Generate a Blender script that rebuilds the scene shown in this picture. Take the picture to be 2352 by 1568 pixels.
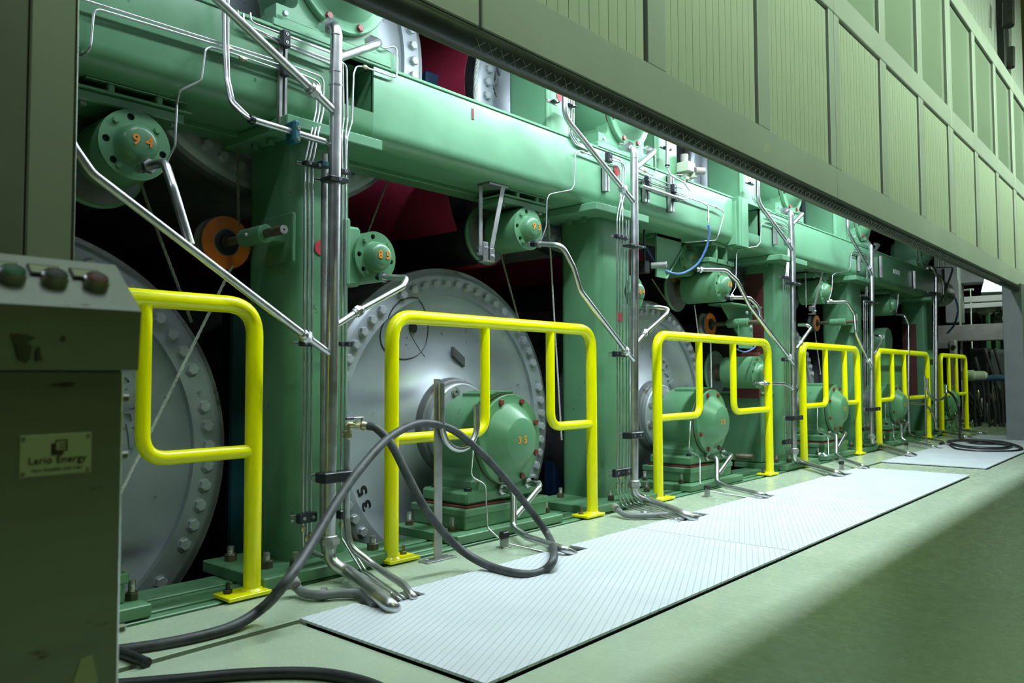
import bpy, bmesh, math, random
from mathutils import Vector, Matrix
random.seed(7)
PI=math.pi
for o in list(bpy.data.objects): bpy.data.objects.remove(o)
S=bpy.context.scene; COL=S.collection

# ------------------------------------------------------------ camera, world, lights, exposure
CAMF=1798.4; YAW,PIT,ROL=0.723327,0.045377,-0.0042873; CH=0.80
Fv=Vector((math.cos(YAW)*math.cos(PIT),math.sin(YAW)*math.cos(PIT),math.sin(PIT)))
Rv=Vector((math.sin(YAW),-math.cos(YAW),0)); Uv=Rv.cross(Fv)
Rv,Uv=(Rv*math.cos(ROL)+Uv*math.sin(ROL)),(-Rv*math.sin(ROL)+Uv*math.cos(ROL))
cam=bpy.data.cameras.new('camera'); co=bpy.data.objects.new('camera',cam); COL.objects.link(co)
cam.sensor_width=36; cam.lens=CAMF/2352*36; cam.clip_start=0.05; cam.clip_end=200
m=Matrix((Rv,Uv,-Fv)).transposed().to_4x4(); m.translation=Vector((0,0,CH)); co.matrix_world=m
cam.dof.use_dof=True; cam.dof.focus_distance=4.2; cam.dof.aperture_fstop=6.3
S.camera=co
def ray(u,v): return Fv*CAMF+Rv*(u-1176)-Uv*(v-784)
C0=Vector((0,0,CH))
def P(u,v,y):           # pixel of the photograph -> point on the real plane y = const
    d=ray(u,v); return C0+d*(y/d.y)
def PX(u,v,x):
    d=ray(u,v); return C0+d*(x/d.x)
def FL(u,v,z=0.0):
    d=ray(u,v); return C0+d*((z-CH)/d.z)

w=bpy.data.worlds.new('world'); S.world=w; w.use_nodes=True
w.node_tree.nodes['Background'].inputs[0].default_value=(0.50,0.64,0.16,1)
w.node_tree.nodes['Background'].inputs[1].default_value=0.036
def area(name,loc,target,sx,sy,power,color,spread=PI):
    l=bpy.data.lights.new(name,'AREA'); l.shape='RECTANGLE'; l.size=sx; l.size_y=sy; l.energy=power; l.color=color; l.spread=spread
    o=bpy.data.objects.new(name,l); COL.objects.link(o); o.location=loc
    o.rotation_euler=(Vector(target)-Vector(loc)).to_track_quat('-Z','Y').to_euler(); return o
COOL=(0.80,0.93,1.0)
# fluorescent tubes under the hood, above the tending aisle
for i,(x,p) in enumerate(((-.5,8),(1.5,15),(2.8,52),(4.2,54),(5.6,54),(7.0,54),(8.2,42))):
    area('hood_tube_light_%d'%i,(x,2.12,2.95),(x,2.12,1.0),1.1,0.10,p,COOL)
# added greenish fill lights, narrow spread to brighten the hood front only
for i,(x,p) in enumerate(((2.6,48),(6,60),(9,76),(12,88),(15,88))):
    area('hood_front_fill_%d'%i,(x,-3.5,5.0),(x,1.65,3.9),2.6,0.5,p,(0.71,1.0,0.68),spread=math.radians(66))
area('outer_floor_fill',(4,-3.0,8.5),(4,0,0),8,1.5,95,(0.62,1.0,0.22))  # added yellow-green fill for the outer floor and the cabinet
area('console_sheen_fill',(2.0,0.4,7.2),(2.0,0.4,0),3.2,3.0,42,(0.80,0.93,1.0))  # added overhead light, gives the console slope its cool sheen
area('far_panel_fill',(12.9,2.35,2.75),(14.4,2.62,2.15),0.3,0.2,5,(0.92,1.0,0.95),spread=math.radians(75))  # added light that brightens the slanted panel and the walkway
vs=S.view_settings; vs.view_transform='Standard'; vs.look='None'; vs.gamma=1.0; vs.exposure=0.0; vs.use_curve_mapping=False

# ------------------------------------------------------------ materials
M={}
def mat(n,col,rough=0.5,metal=0.0,var=0.15,scale=6.0,bump=0.0,bscale=40.0,dirt=None,dirtamt=0.0,dscale=9.0,coat=0.0,spec=0.5,stretch=None,emit=None,es=0):
    m=bpy.data.materials.new(n); m.use_nodes=True; nt=m.node_tree; b=nt.nodes['Principled BSDF']; L=nt.links.new
    b.inputs['Roughness'].default_value=rough; b.inputs['Metallic'].default_value=metal
    b.inputs['Coat Weight'].default_value=coat; b.inputs['Specular IOR Level'].default_value=spec
    tc=nt.nodes.new('ShaderNodeTexCoord'); mp=nt.nodes.new('ShaderNodeMapping'); L(tc.outputs['Object'],mp.inputs[0])
    if stretch: mp.inputs['Scale'].default_value=stretch
    nz=nt.nodes.new('ShaderNodeTexNoise'); nz.inputs['Scale'].default_value=scale; nz.inputs['Detail'].default_value=5; L(mp.outputs[0],nz.inputs[0])
    rp=nt.nodes.new('ShaderNodeValToRGB'); L(nz.outputs[0],rp.inputs[0])
    rp.color_ramp.elements[0].position=0.3; rp.color_ramp.elements[1].position=0.7
    rp.color_ramp.elements[0].color=(*[c*(1-var) for c in col],1); rp.color_ramp.elements[1].color=(*[min(1,c*(1+var)) for c in col],1)
    out=rp.outputs[0]
    if dirt:
        n2=nt.nodes.new('ShaderNodeTexNoise'); n2.inputs['Scale'].default_value=dscale; n2.inputs['Detail'].default_value=8; n2.inputs['Roughness'].default_value=0.65; L(mp.outputs[0],n2.inputs[0])
        r2=nt.nodes.new('ShaderNodeValToRGB'); L(n2.outputs[0],r2.inputs[0]); r2.color_ramp.elements[0].position=0.66-dirtamt*0.25; r2.color_ramp.elements[1].position=0.70
        mx=nt.nodes.new('ShaderNodeMixRGB'); L(r2.outputs[0],mx.inputs[0]); L(out,mx.inputs[1]); mx.inputs[2].default_value=(*dirt,1); out=mx.outputs[0]
    L(out,b.inputs['Base Color'])
    mr=nt.nodes.new('ShaderNodeMapRange'); L(nz.outputs[0],mr.inputs[0]); mr.inputs[3].default_value=rough*0.8; mr.inputs[4].default_value=min(1,rough*1.2); 
    if n!='yellow': L(mr.outputs[0],b.inputs['Roughness'])
    if bump:
        n3=nt.nodes.new('ShaderNodeTexNoise'); n3.inputs['Scale'].default_value=bscale; n3.inputs['Detail'].default_value=4; L(mp.outputs[0],n3.inputs[0])
        bp=nt.nodes.new('ShaderNodeBump'); bp.inputs['Strength'].default_value=bump; bp.inputs['Distance'].default_value=0.002; L(n3.outputs[0],bp.inputs['Height']); L(bp.outputs[0],b.inputs['Normal'])
    if emit: b.inputs['Emission Color'].default_value=(*emit,1); b.inputs['Emission Strength'].default_value=es
    M[n]=m; return m
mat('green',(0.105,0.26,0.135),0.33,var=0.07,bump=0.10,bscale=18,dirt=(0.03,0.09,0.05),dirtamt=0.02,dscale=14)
mat('green_lit',(0.14,0.33,0.19),0.33,var=0.07,bump=0.08,bscale=14)  # lighter copy of the green paint for the brightly lit parts
mat('green_old',(0.115,0.265,0.14),0.42,var=0.12,bump=0.25,bscale=30,dirt=(0.06,0.025,0.02),dirtamt=0.14,dscale=22)
mat('silver',(0.36,0.39,0.43),0.42,metal=0.35,var=0.12,scale=3,bump=0.12,bscale=60,dirt=(0.14,0.14,0.14),dirtamt=0.05,dscale=11)
mat('silver_dark',(0.16,0.165,0.17),0.5,metal=0.4,var=0.3,scale=4,bump=0.1,bscale=50,dirt=(0.07,0.055,0.05),dirtamt=0.25,dscale=7)
mat('silver_worn',(0.22,0.23,0.24),0.4,metal=0.5,var=0.3,scale=5,bump=0.15,bscale=60,dirt=(0.08,0.07,0.06),dirtamt=0.3,dscale=5)
mat('steel',(0.60,0.60,0.62),0.34,metal=1.0,var=0.12,scale=20)
mat('steel_dull',(0.42,0.42,0.41),0.42,metal=0.8,var=0.2,scale=14)
mat('bolt_zinc',(0.42,0.44,0.47),0.4,metal=0.3,var=0.2,scale=30)
mat('brass_zinc',(0.46,0.42,0.27),0.35,metal=0.9,var=0.2,scale=30)
mat('bolt_brown',(0.14,0.12,0.08),0.5,metal=0.6,var=0.3,scale=40)
mat('bolt_red',(0.19,0.035,0.03),0.4,var=0.2,scale=30)
mat('black',(0.012,0.012,0.014),0.45,var=0.3,scale=20)
mat('black_plastic',(0.014,0.016,0.022),0.35,var=0.2,scale=30)
mat('rubber',(0.022,0.023,0.026),0.42,var=0.35,scale=14,bump=0.2,bscale=90)
mat('rubber_grey',(0.055,0.06,0.066),0.5,var=0.45,scale=22,bump=0.25,bscale=90,dirt=(0.13,0.14,0.15),dirtamt=0.10,dscale=40)
mat('teal',(0.01,0.10,0.13),0.4,var=0.15)
mat('teal_frame',(0.005,0.07,0.09),0.5,var=0.2)
mat('blue_paint',(0.015,0.055,0.13),0.5,var=0.2)
mat('blue_hose',(0.10,0.20,0.48),0.35,var=0.1)
mat('cyan_felt',(0.03,0.35,0.42),0.7,var=0.15)
mat('yellow',(0.93,0.87,0.0),0.24,var=0.0,scale=2)
mat('orange',(0.55,0.13,0.012),0.4,var=0.12,dirt=(0.12,0.04,0.01),dirtamt=0.05)
mat('orange_print',(0.85,0.27,0.02),0.6,var=0.05)
mat('red_print',(0.45,0.02,0.03),0.5,var=0.3,scale=60)
mat('felt_red',(0.42,0.02,0.07),0.8,var=0.1,scale=30,bump=0.5,bscale=160)
mat('oxide',(0.10,0.025,0.022),0.5,var=0.15)
mat('shim_red',(0.16,0.03,0.028),0.5,var=0.2)
mat('hood',(0.37,0.38,0.37),0.45,var=0.05,scale=2.0,bump=0.05,bscale=20,dirt=(0.42,0.44,0.36),dirtamt=0.0,dscale=3.0)
mat('hood_board',(0.43,0.45,0.385),0.40,var=0.04,scale=2.0,bump=0.03,bscale=20)
mat('hood_glass',(0.27,0.31,0.26),0.14,var=0.05,scale=1.0)
mat('hood_dark',(0.02,0.022,0.02),0.4,var=0.2)  # near-black, colours in the shadow lines of the panel recesses
mat('bumper',(0.022,0.026,0.028),0.35,var=0.3,scale=12)
mat('stainless',(0.42,0.44,0.42),0.30,metal=0.92,var=0.08,scale=5,dirt=(0.15,0.14,0.10),dirtamt=0.03,dscale=8,stretch=(1,1,6))
mat('stain',(0.07,0.065,0.045),0.6,var=0.3,scale=30)
mat('grey_paint',(0.15,0.165,0.175),0.45,var=0.12,scale=5)
mat('grey_frame',(0.20,0.20,0.19),0.5,var=0.15,scale=5)
mat('plate_cream',(0.62,0.66,0.52),0.5,var=0.04)
mat('print_brown',(0.06,0.02,0.018),0.6,var=0.1)
mat('white_board',(0.75,0.78,0.78),0.4,var=0.03)
mat('paper',(0.7,0.72,0.74),0.8,var=0.05)
mat('rope',(0.50,0.52,0.48),0.7,var=0.2,scale=80)
mat('rope_old',(0.16,0.16,0.12),0.8,var=0.3,scale=80)
mat('dark_void',(0.006,0.007,0.008),0.9,var=0.3)
mat('concrete_dark',(0.03,0.03,0.028),0.8,var=0.4)
mat('btn_green',(0.01,0.13,0.07),0.35,var=0.05); mat('btn_black',(0.03,0.035,0.04),0.35,var=0.05); mat('btn_red',(0.16,0.04,0.045),0.35,var=0.05)
mat('insul_grey',(0.20,0.215,0.225),0.5,var=0.15,scale=20,bump=0.2,bscale=60)
mat('cap_grey',(0.26,0.26,0.23),0.6,var=0.1)
mat('cream_grey',(0.42,0.47,0.36),0.5,var=0.1)
mat('white_panel',(0.85,0.88,0.9),0.4,var=0.02)  # plain white surface, gives off no light itself

def floor_mat():
    m=bpy.data.materials.new('floor_epoxy'); m.use_nodes=True; nt=m.node_tree; b=nt.nodes['Principled BSDF']; L=nt.links.new
    tc=nt.nodes.new('ShaderNodeTexCoord')
    def noise(sc,det,st=None,r=0.55):
        mp=nt.nodes.new('ShaderNodeMapping'); L(tc.outputs['Object'],mp.inputs[0])
        if st: mp.inputs['Scale'].default_value=st
        n=nt.nodes.new('ShaderNodeTexNoise'); n.inputs['Scale'].default_value=sc; n.inputs['Detail'].default_value=det; n.inputs['Roughness'].default_value=r; L(mp.outputs[0],n.inputs[0]); return n
    n=noise(2.3,6); r=nt.nodes.new('ShaderNodeValToRGB'); L(n.outputs[0],r.inputs[0])
    r.color_ramp.elements[0].position=.3; r.color_ramp.elements[0].color=(0.38,0.475,0.345,1); r.color_ramp.elements[1].position=.7; r.color_ramp.elements[1].color=(0.45,0.545,0.405,1)
    n2=noise(26,8,(1,0.4,1),0.7); r2=nt.nodes.new('ShaderNodeValToRGB'); L(n2.outputs[0],r2.inputs[0]); r2.color_ramp.elements[0].position=.62; r2.color_ramp.elements[1].position=.76; r2.color_ramp.elements[1].color=(.18,.18,.18,1)
    mx=nt.nodes.new('ShaderNodeMixRGB'); L(r2.outputs[0],mx.inputs[0]); L(r.outputs[0],mx.inputs[1]); mx.inputs[2].default_value=(0.15,0.20,0.14,1)
    n3=noise(9,5,None,0.6); r3=nt.nodes.new('ShaderNodeValToRGB'); L(n3.outputs[0],r3.inputs[0]); r3.color_ramp.elements[0].position=.735; r3.color_ramp.elements[1].position=.745
    mx2=nt.nodes.new('ShaderNodeMixRGB'); L(r3.outputs[0],mx2.inputs[0]); L(mx.outputs[0],mx2.inputs[1]); mx2.inputs[2].default_value=(0.6,0.68,0.6,1)
    L(mx2.outputs[0],b.inputs['Base Color'])
    mr=nt.nodes.new('ShaderNodeMapRange'); L(n2.outputs[0],mr.inputs[0]); mr.inputs[3].default_value=0.16; mr.inputs[4].default_value=0.38; L(mr.outputs[0],b.inputs['Roughness'])
    bp=nt.nodes.new('ShaderNodeBump'); bp.inputs['Strength'].default_value=.12; bp.inputs['Distance'].default_value=.003; nb=noise(5,2); L(nb.outputs[0],bp.inputs['Height']); L(bp.outputs[0],b.inputs['Normal'])
    M['floor']=m
floor_mat()
def plate_mat():
    m=bpy.data.materials.new('checker_plate_white'); m.use_nodes=True; nt=m.node_tree; b=nt.nodes['Principled BSDF']; L=nt.links.new
    tc=nt.nodes.new('ShaderNodeTexCoord')
    hs=[]
    for ang,sc in ((65,13.0),(138,21.0)):
        mp=nt.nodes.new('ShaderNodeMapping'); mp.inputs['Rotation'].default_value=(0,0,math.radians(ang)); L(tc.outputs['Object'],mp.inputs[0])
        wv=nt.nodes.new('ShaderNodeTexWave'); wv.inputs['Scale'].default_value=sc; wv.inputs['Distortion'].default_value=0; L(mp.outputs[0],wv.inputs[0])
        r=nt.nodes.new('ShaderNodeValToRGB'); L(wv.outputs[1],r.inputs[0]); r.color_ramp.elements[0].position=0.0; r.color_ramp.elements[1].position=0.09; r.color_ramp.elements[0].color=(0,0,0,1) if ang==65 else (.72,.72,.72,1)
        hs.append(r)
    mul=nt.nodes.new('ShaderNodeMixRGB'); mul.blend_type='MULTIPLY'; mul.inputs[0].default_value=1; L(hs[0].outputs[0],mul.inputs[1]); L(hs[1].outputs[0],mul.inputs[2])
    n=nt.nodes.new('ShaderNodeTexNoise'); n.inputs['Scale'].default_value=3; n.inputs['Detail'].default_value=6; L(tc.outputs['Object'],n.inputs[0])
    c=nt.nodes.new('ShaderNodeValToRGB'); L(n.outputs[0],c.inputs[0]); c.color_ramp.elements[0].position=.3; c.color_ramp.elements[1].position=.7
    c.color_ramp.elements[0].color=(.62,.67,.71,1); c.color_ramp.elements[1].color=(.72,.77,.82,1)
    n2=nt.nodes.new('ShaderNodeTexNoise'); n2.inputs['Scale'].default_value=30; n2.inputs['Detail'].default_value=8; n2.inputs['Roughness'].default_value=.7; L(tc.outputs['Object'],n2.inputs[0])
    r2=nt.nodes.new('ShaderNodeValToRGB'); L(n2.outputs[0],r2.inputs[0]); r2.color_ramp.elements[0].position=.66; r2.color_ramp.elements[1].position=.76
    mx=nt.nodes.new('ShaderNodeMixRGB'); L(r2.outputs[0],mx.inputs[0]); L(c.outputs[0],mx.inputs[1]); mx.inputs[2].default_value=(.40,.43,.45,1)
    gr=nt.nodes.new('ShaderNodeMixRGB'); L(mul.outputs[0],gr.inputs[0]); gr.inputs[1].default_value=(.46,.51,.55,1); L(mx.outputs[0],gr.inputs[2])
    n4=nt.nodes.new('ShaderNodeTexNoise'); n4.inputs['Scale'].default_value=1.1; L(tc.outputs['Object'],n4.inputs[0]); r4=nt.nodes.new('ShaderNodeValToRGB'); L(n4.outputs[0],r4.inputs[0]); r4.color_ramp.elements[0].position=.66; r4.color_ramp.elements[1].position=.78; r4.color_ramp.elements[1].color=(.5,.5,.5,1)
    yl=nt.nodes.new('ShaderNodeMixRGB'); L(r4.outputs[0],yl.inputs[0]); L(gr.outputs[0],yl.inputs[1]); yl.inputs[2].default_value=(.62,.66,.42,1)
    L(yl.outputs[0],b.inputs['Base Color']); b.inputs['Roughness'].default_value=.42
    bp=nt.nodes.new('ShaderNodeBump'); bp.inputs['Strength'].default_value=.5; bp.inputs['Distance'].default_value=.002; L(mul.outputs[0],bp.inputs['Height']); L(bp.outputs[0],b.inputs['Normal'])
    M['plate']=m
plate_mat()

# ------------------------------------------------------------ mesh builder
def frame(d):
    d=Vector(d).normalized(); a=Vector((0,0,1)) if abs(d.z)<0.9 else Vector((1,0,0))
    x=a.cross(d).normalized(); y=d.cross(x); return x,y,d
class MB:
    def __init__(s): s.v=[]; s.f=[]
    def add(s,vs,fs):
        n=len(s.v); s.v+=[tuple(p) for p in vs]; s.f+=[tuple(i+n for i in f) for f in fs]; return s
    def box(s,x0,x1,y0,y1,z0,z1,c=0.004):
        x0,x1=min(x0,x1),max(x0,x1); y0,y1=min(y0,y1),max(y0,y1); z0,z1=min(z0,z1),max(z0,z1)
        c=min(c,(x1-x0)*.45,(y1-y0)*.45,(z1-z0)*.45)
        X=(x0,x1);Y=(y0,y1);Z=(z0,z1); vs=[];ix={}
        for i in (0,1):
            for j in (0,1):
                for k in (0,1):
                    sx=c if i==0 else -c; sy=c if j==0 else -c; sz=c if k==0 else -c
                    for a,p in enumerate(((X[i],Y[j]+sy,Z[k]+sz),(X[i]+sx,Y[j],Z[k]+sz),(X[i]+sx,Y[j]+sy,Z[k]))):
                        ix[i,j,k,a]=len(vs); vs.append(p)
        fs=[]
        for i in (0,1):
            fs.append([ix[i,a,b,0] for a,b in ((0,0),(1,0),(1,1),(0,1))]); fs.append([ix[a,i,b,1] for a,b in ((0,0),(1,0),(1,1),(0,1))]); fs.append([ix[a,b,i,2] for a,b in ((0,0),(1,0),(1,1),(0,1))])
        for a in (0,1):
            for b in (0,1):
                fs.append([ix[a,b,0,0],ix[a,b,1,0],ix[a,b,1,1],ix[a,b,0,1]])
                fs.append([ix[a,0,b,0],ix[a,1,b,0],ix[a,1,b,2],ix[a,0,b,2]])
                fs.append([ix[0,a,b,1],ix[1,a,b,1],ix[1,a,b,2],ix[0,a,b,2]])
                for k in (0,1): fs.append([ix[a,b,k,0],ix[a,b,k,1],ix[a,b,k,2]])
        return s.add(vs,fs)
    def lathe(s,o,d,prof,seg=32,cap=True,rot=0.0):
        x,y,z=frame(d); o=Vector(o); vs=[];fs=[]
        for r,t in prof:
            for i in range(seg):
                a=2*PI*i/seg+rot; vs.append(o+z*t+(x*math.cos(a)+y*math.sin(a))*r)
        n=len(prof)
        for j in range(n-1):
            for i in range(seg):
                k=(i+1)%seg; fs.append((j*seg+i,j*seg+k,(j+1)*seg+k,(j+1)*seg+i))
        if cap:
            fs.append(tuple(range(seg))); fs.append(tuple((n-1)*seg+i for i in range(seg)))
        return s.add(vs,fs)
    def cyl(s,o,d,r,h,seg=20,c=0.0):
        pr=[(r-c,0),(r,c),(r,h-c),(r-c,h)] if c else [(r,0),(r,h)]
        return s.lathe(o,d,pr,seg)
    def hexa(s,o,d,r,h,rot=0.0):
        return s.lathe(o,d,[(r,0),(r,h*.88),(r*.88,h)],6,rot=rot)
    def tube(s,pts,r,fil=0.0,seg=10,cap=True,n=5,closed=False):
        pts=[Vector(p) for p in pts]
        if fil>0 and len(pts)>2:
            q=[pts[0]]
            for i in range(1,len(pts)-1):
                a,b,c=pts[i-1],pts[i],pts[i+1]; u=(a-b); w=(c-b); lu,lw=u.length,w.length
                if lu<1e-6 or lw<1e-6: continue
                u/=lu; w/=lw; cs=max(-1,min(1,u.dot(w))); half=math.acos(cs)/2
                if half>PI/2-0.03: q.append(b); continue
                t=min(fil/max(math.tan(half),1e-3),lu*.48,lw*.48); p0=b+u*t; p2=b+w*t
                for k in range(n+1):
                    s_=k/n; q.append(p0*(1-s_)**2+b*2*s_*(1-s_)+p2*s_*s_)
            q.append(pts[-1]); pts=q
        pp=[pts[0]]
        for p in pts[1:]:
            if (p-pp[-1]).length>1e-5: pp.append(p)
        pts=pp; N=len(pts); vs=[];fs=[]
        t0=(pts[1]-pts[0]).normalized(); x,_,_=frame(t0)
        for i in range(N):
            if i==0: t=t0
            elif i==N-1: t=(pts[-1]-pts[-2]).normalized()
            else: t=((pts[i+1]-pts[i]).normalized()+(pts[i]-pts[i-1]).normalized()).normalized()
            x=(x-t*x.dot(t)).normalized(); y=t.cross(x); rr=r[i] if isinstance(r,list) else r
            for k in range(seg):
                a=2*PI*k/seg; vs.append(pts[i]+(x*math.cos(a)+y*math.sin(a))*rr)
        for i in range(N-1):
            for k in range(seg):
                l=(k+1)%seg; fs.append((i*seg+k,i*seg+l,(i+1)*seg+l,(i+1)*seg+k))
        if cap: fs.append(tuple(range(seg))); fs.append(tuple((N-1)*seg+k for k in range(seg)))
        return s.add(vs,fs)
    def prism(s,poly,axis,a,b):      # poly in the two other axes (order x,y,z)
        vs=[];n=len(poly)
        for t in (a,b):
            for p,q in poly:
                vs.append({'x':(t,p,q),'y':(p,t,q),'z':(p,q,t)}[axis])
        fs=[tuple(range(n)),tuple(range(n,2*n))]+[(i,(i+1)%n,n+(i+1)%n,n+i) for i in range(n)]
        return s.add(vs,fs)
    def holed(s,cx,cz,y0,y1,R,rin,holes,seg=48):   # disc in the xz plane from y0 (front) to y1, real through holes
        bm=bmesh.new()
        def loop(x,z,r,n):
            vv=[bm.verts.new((x+r*math.cos(2*PI*i/n),y0,z+r*math.sin(2*PI*i/n))) for i in range(n)]
            return [bm.edges.new((vv[i],vv[(i+1)%n])) for i in range(n)]
        ed=loop(cx,cz,R,seg)
        if rin: ed+=loop(cx,cz,rin,32)
        for hx,hz,hr in holes: ed+=loop(cx+hx,cz+hz,hr,12)
        bmesh.ops.triangle_fill(bm,use_beauty=True,use_dissolve=False,edges=ed)
        g=bmesh.ops.extrude_face_region(bm,geom=bm.faces[:])
        for v in g['geom']:
            if isinstance(v,bmesh.types.BMVert): v.co.y=y1
        bm.verts.index_update()
        s.add([v.co[:] for v in bm.verts],[[v.index for v in f.verts] for f in bm.faces]); bm.free(); return s
    def build(s,name,material,parent=None,label=None,smooth=35,loc=None):
        off=Vector((0,0,0))
        if parent is not None:
            q=parent
            while q is not None: off+=q.location; q=q.parent
        base=Vector(loc) if loc is not None else Vector((0,0,0))
        me=bpy.data.meshes.new(name); sh=off+base
        me.from_pydata([(v[0]-sh.x,v[1]-sh.y,v[2]-sh.z) for v in s.v],[],s.f)
        bm=bmesh.new(); bm.from_mesh(me); bmesh.ops.recalc_face_normals(bm,faces=bm.faces); bm.to_mesh(me); bm.free()
        me.materials.append(M[material])
        if smooth: me.shade_smooth(); me.set_sharp_from_angle(angle=math.radians(smooth))
        o=bpy.data.objects.new(name,me); COL.objects.link(o); o.location=base
        if parent is not None: o.parent=parent
        if label: o['label']=label
        return o
def thing(name,label,cat,loc,group=None):
    o=bpy.data.objects.new(name,None); o.empty_display_size=.05; COL.objects.link(o); o.location=loc; o['label']=label; o['category']=cat
    if group: o['group']=group
    return o
def tag(o,label=None,cat=None,group=None,kind=None):
    if label:o['label']=label
    if cat:o['category']=cat
    if group:o['group']=group
    if kind:o['kind']=kind
    return o
def solo(mb,name,material,label,cat,loc,group=None,smooth=35):   # a thing that is one mesh
    o=mb.build(name,material,None,None,smooth,loc=loc); return tag(o,label,cat,group)
def inst(src,parent,loc,name=None,rot=None):
    c=src.copy(); COL.objects.link(c); c.parent=parent; c.location=loc
    if rot: c.rotation_euler=rot
    return c
def text_mb(txt,size,origin,right,up,depth=0.0008,spacing=1.0,bold=0.0,align='CENTER'):
    cu=bpy.data.curves.new('t','FONT'); cu.body=txt; cu.size=size; cu.align_x=align; cu.align_y='CENTER'; cu.space_character=spacing; cu.offset=bold; cu.extrude=depth/2; cu.resolution_u=3
    o=bpy.data.objects.new('t',cu); COL.objects.link(o); dg=bpy.context.evaluated_depsgraph_get(); me=bpy.data.meshes.new_from_object(o.evaluated_get(dg))
    r=Vector(right).normalized(); u=Vector(up).normalized(); n=r.cross(u); mb=MB()
    mb.add([Vector(origin)+r*v.co.x+u*v.co.y+n*v.co.z for v in me.vertices],[tuple(p.vertices) for p in me.polygons])
    bpy.data.objects.remove(o); bpy.data.curves.remove(cu); bpy.data.meshes.remove(me); return mb
def pipe_pts(lst):
    out=[]
    for t in lst:
        if len(t)==3 and isinstance(t,tuple): out.append(P(*t))
        else: out.append(Vector(t[1]))
    return out
def FZ(u,v,z): return ('w',FL(u,v,z))
def spline(pts,n=8):
    pts=[Vector(p) for p in pts]; q=[pts[0]*2-pts[1]]+pts+[pts[-1]*2-pts[-2]]; out=[]
    for i in range(1,len(q)-2):
        a,b,c,d=q[i-1:i+3]
        for k in range(n):
            t=k/n; out.append(0.5*((2*b)+(c-a)*t+(2*a-5*b+4*c-d)*t*t+(3*b-a-3*c+d)*t**3))
    out.append(pts[-1]); return out

# ------------------------------------------------------------ setting
PLN=2.25; POUT=1.41; FE=2.63
fl=MB()
fl.box(-6,34,-14,POUT-.006,-.12,0,.002)
fl.box(-6,1.485,POUT-.006,PLN-.006,-.12,0,.003)
fl.box(7.07,7.655,POUT-.006,PLN-.006,-.12,0,.003)
fl.box(11.9,34,POUT-.006,PLN-.006,-.12,0,.003)
fl.box(-6,34,PLN+.034,FE,-.12,0,.003)
fl.box(13.6,34,FE,9,-.12,0,.003)
tag(fl.build('floor','floor',smooth=0),kind='structure')
tag(MB().box(-6,13.6,POUT-.02,9,-1.1,-1.0,0).build('floor','concrete_dark',smooth=0),kind='structure')
tag(MB().box(-6,34,PLN-.05,PLN+.05,-.14,-.03,0).build('trim_1','black',smooth=0),kind='structure')
tag(MB().box(-6,13.6,FE-.02,FE+.02,-.3,-.10,0).build('trim_2','concrete_dark',smooth=0),kind='structure')
tag(MB().box(-6,34,8.6,8.7,-1,6,0).build('wall_back','dark_void',smooth=0),kind='structure')
tag(MB().box(-1.5,-1.4,1.6,8.7,-1,6,0).build('wall_left','dark_void',smooth=0),kind='structure')
tag(MB().box(-6,34,1.9,8.7,4.75,4.85,0).build('ceiling','dark_void',smooth=0),kind='structure')

# white checker floor plates ------------------------------------------------
def fx(u,v): return FL(u,v).x
plates=[(1.49,3.503,[(1.625,1.852,2.135),(2.655,2.80,2.165)],'white checker floor plate nearest the camera, loop of black hose lying on it'),
 (3.509,4.757,[(3.62,3.90,2.15)],'second white checker floor plate, notched around the pipes of the second riser'),
 (4.762,7.06,[(4.66,4.80,2.16),(6.0,6.22,2.12)],'third white checker floor plate, ending short of the gap in the row'),
 (7.66,10.35,[(8.35,8.62,2.12),(9.35,9.5,2.15)],'fourth white checker floor plate beyond the gap, coiled black hose on it'),
 (10.36,11.9,[(10.9,11.2,2.12)],'last white checker floor plate beside the grey pillar')]
NT=[FL(818,1393).x,FL(982,1373).x,FL(1277,1273).x,FL(1336,1263).x,FL(1523,1196).x,FL(1624,1185).x,FL(1718,1143).x,FL(1775,1141).x,FL(1908,1095).x,FL(1964,1091).x,FL(2080,1050).x,FL(2112,1047).x,FL(2135,1031).x,FL(2158,1029).x,FL(2215,1008).x,FL(2240,1006).x]
nots=[(NT[i],NT[i+1]) for i in range(0,16,2)]
for x0,x1,_,lab in plates:
    poly=[(x0,POUT),(x1,POUT),(x1,PLN)]
    for a,b in sorted(nots,reverse=True):
        if a>x0 and b<x1: poly+=[(b,PLN),(b-.004,2.145),(a+.004,2.145),(a,PLN)]
    poly.append((x0,PLN))
    t=thing('floor_plate',lab,'floor plate',((x0+x1)/2,1.83,0),'white checker plates over the floor trench')
    MB().prism(poly,'z',.006,.014).build('plate','plate',t,smooth=0)
    MB().box(x0+.012,x1-.012,POUT+.012,POUT+.035,-.10,.006,.001).box(x0+.012,x0+.035,POUT+.04,PLN-.02,-.10,.006,.001).build('support_angle','black',t,smooth=0)

# green sole rails the machine stands on --------------------------------------
def solerail(y0,y1,z1,lab):
    t=thing('sole_rail',lab,'rail',(2,y0,0),'green sole rails under the machine')
    xs=[-1.2,.72,1.62,2.92,4.6,6.3,8.1,10.2,12.2,13.55]
    for a,b in zip(xs[:-1],xs[1:]): MB().box(a+.006,b-.006,y0,y1,-.12,z1+random.uniform(-.002,.002),.004).build('rail_section','green_old',t)
solerail(FE+.028,2.705,.003,'front green steel sole rail along the edge of the floor')
solerail(2.725,2.85,.006,'middle green steel sole rail under the pedestals')
solerail(2.87,3.02,.006,'rear green steel sole rail next to the pit')

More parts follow.
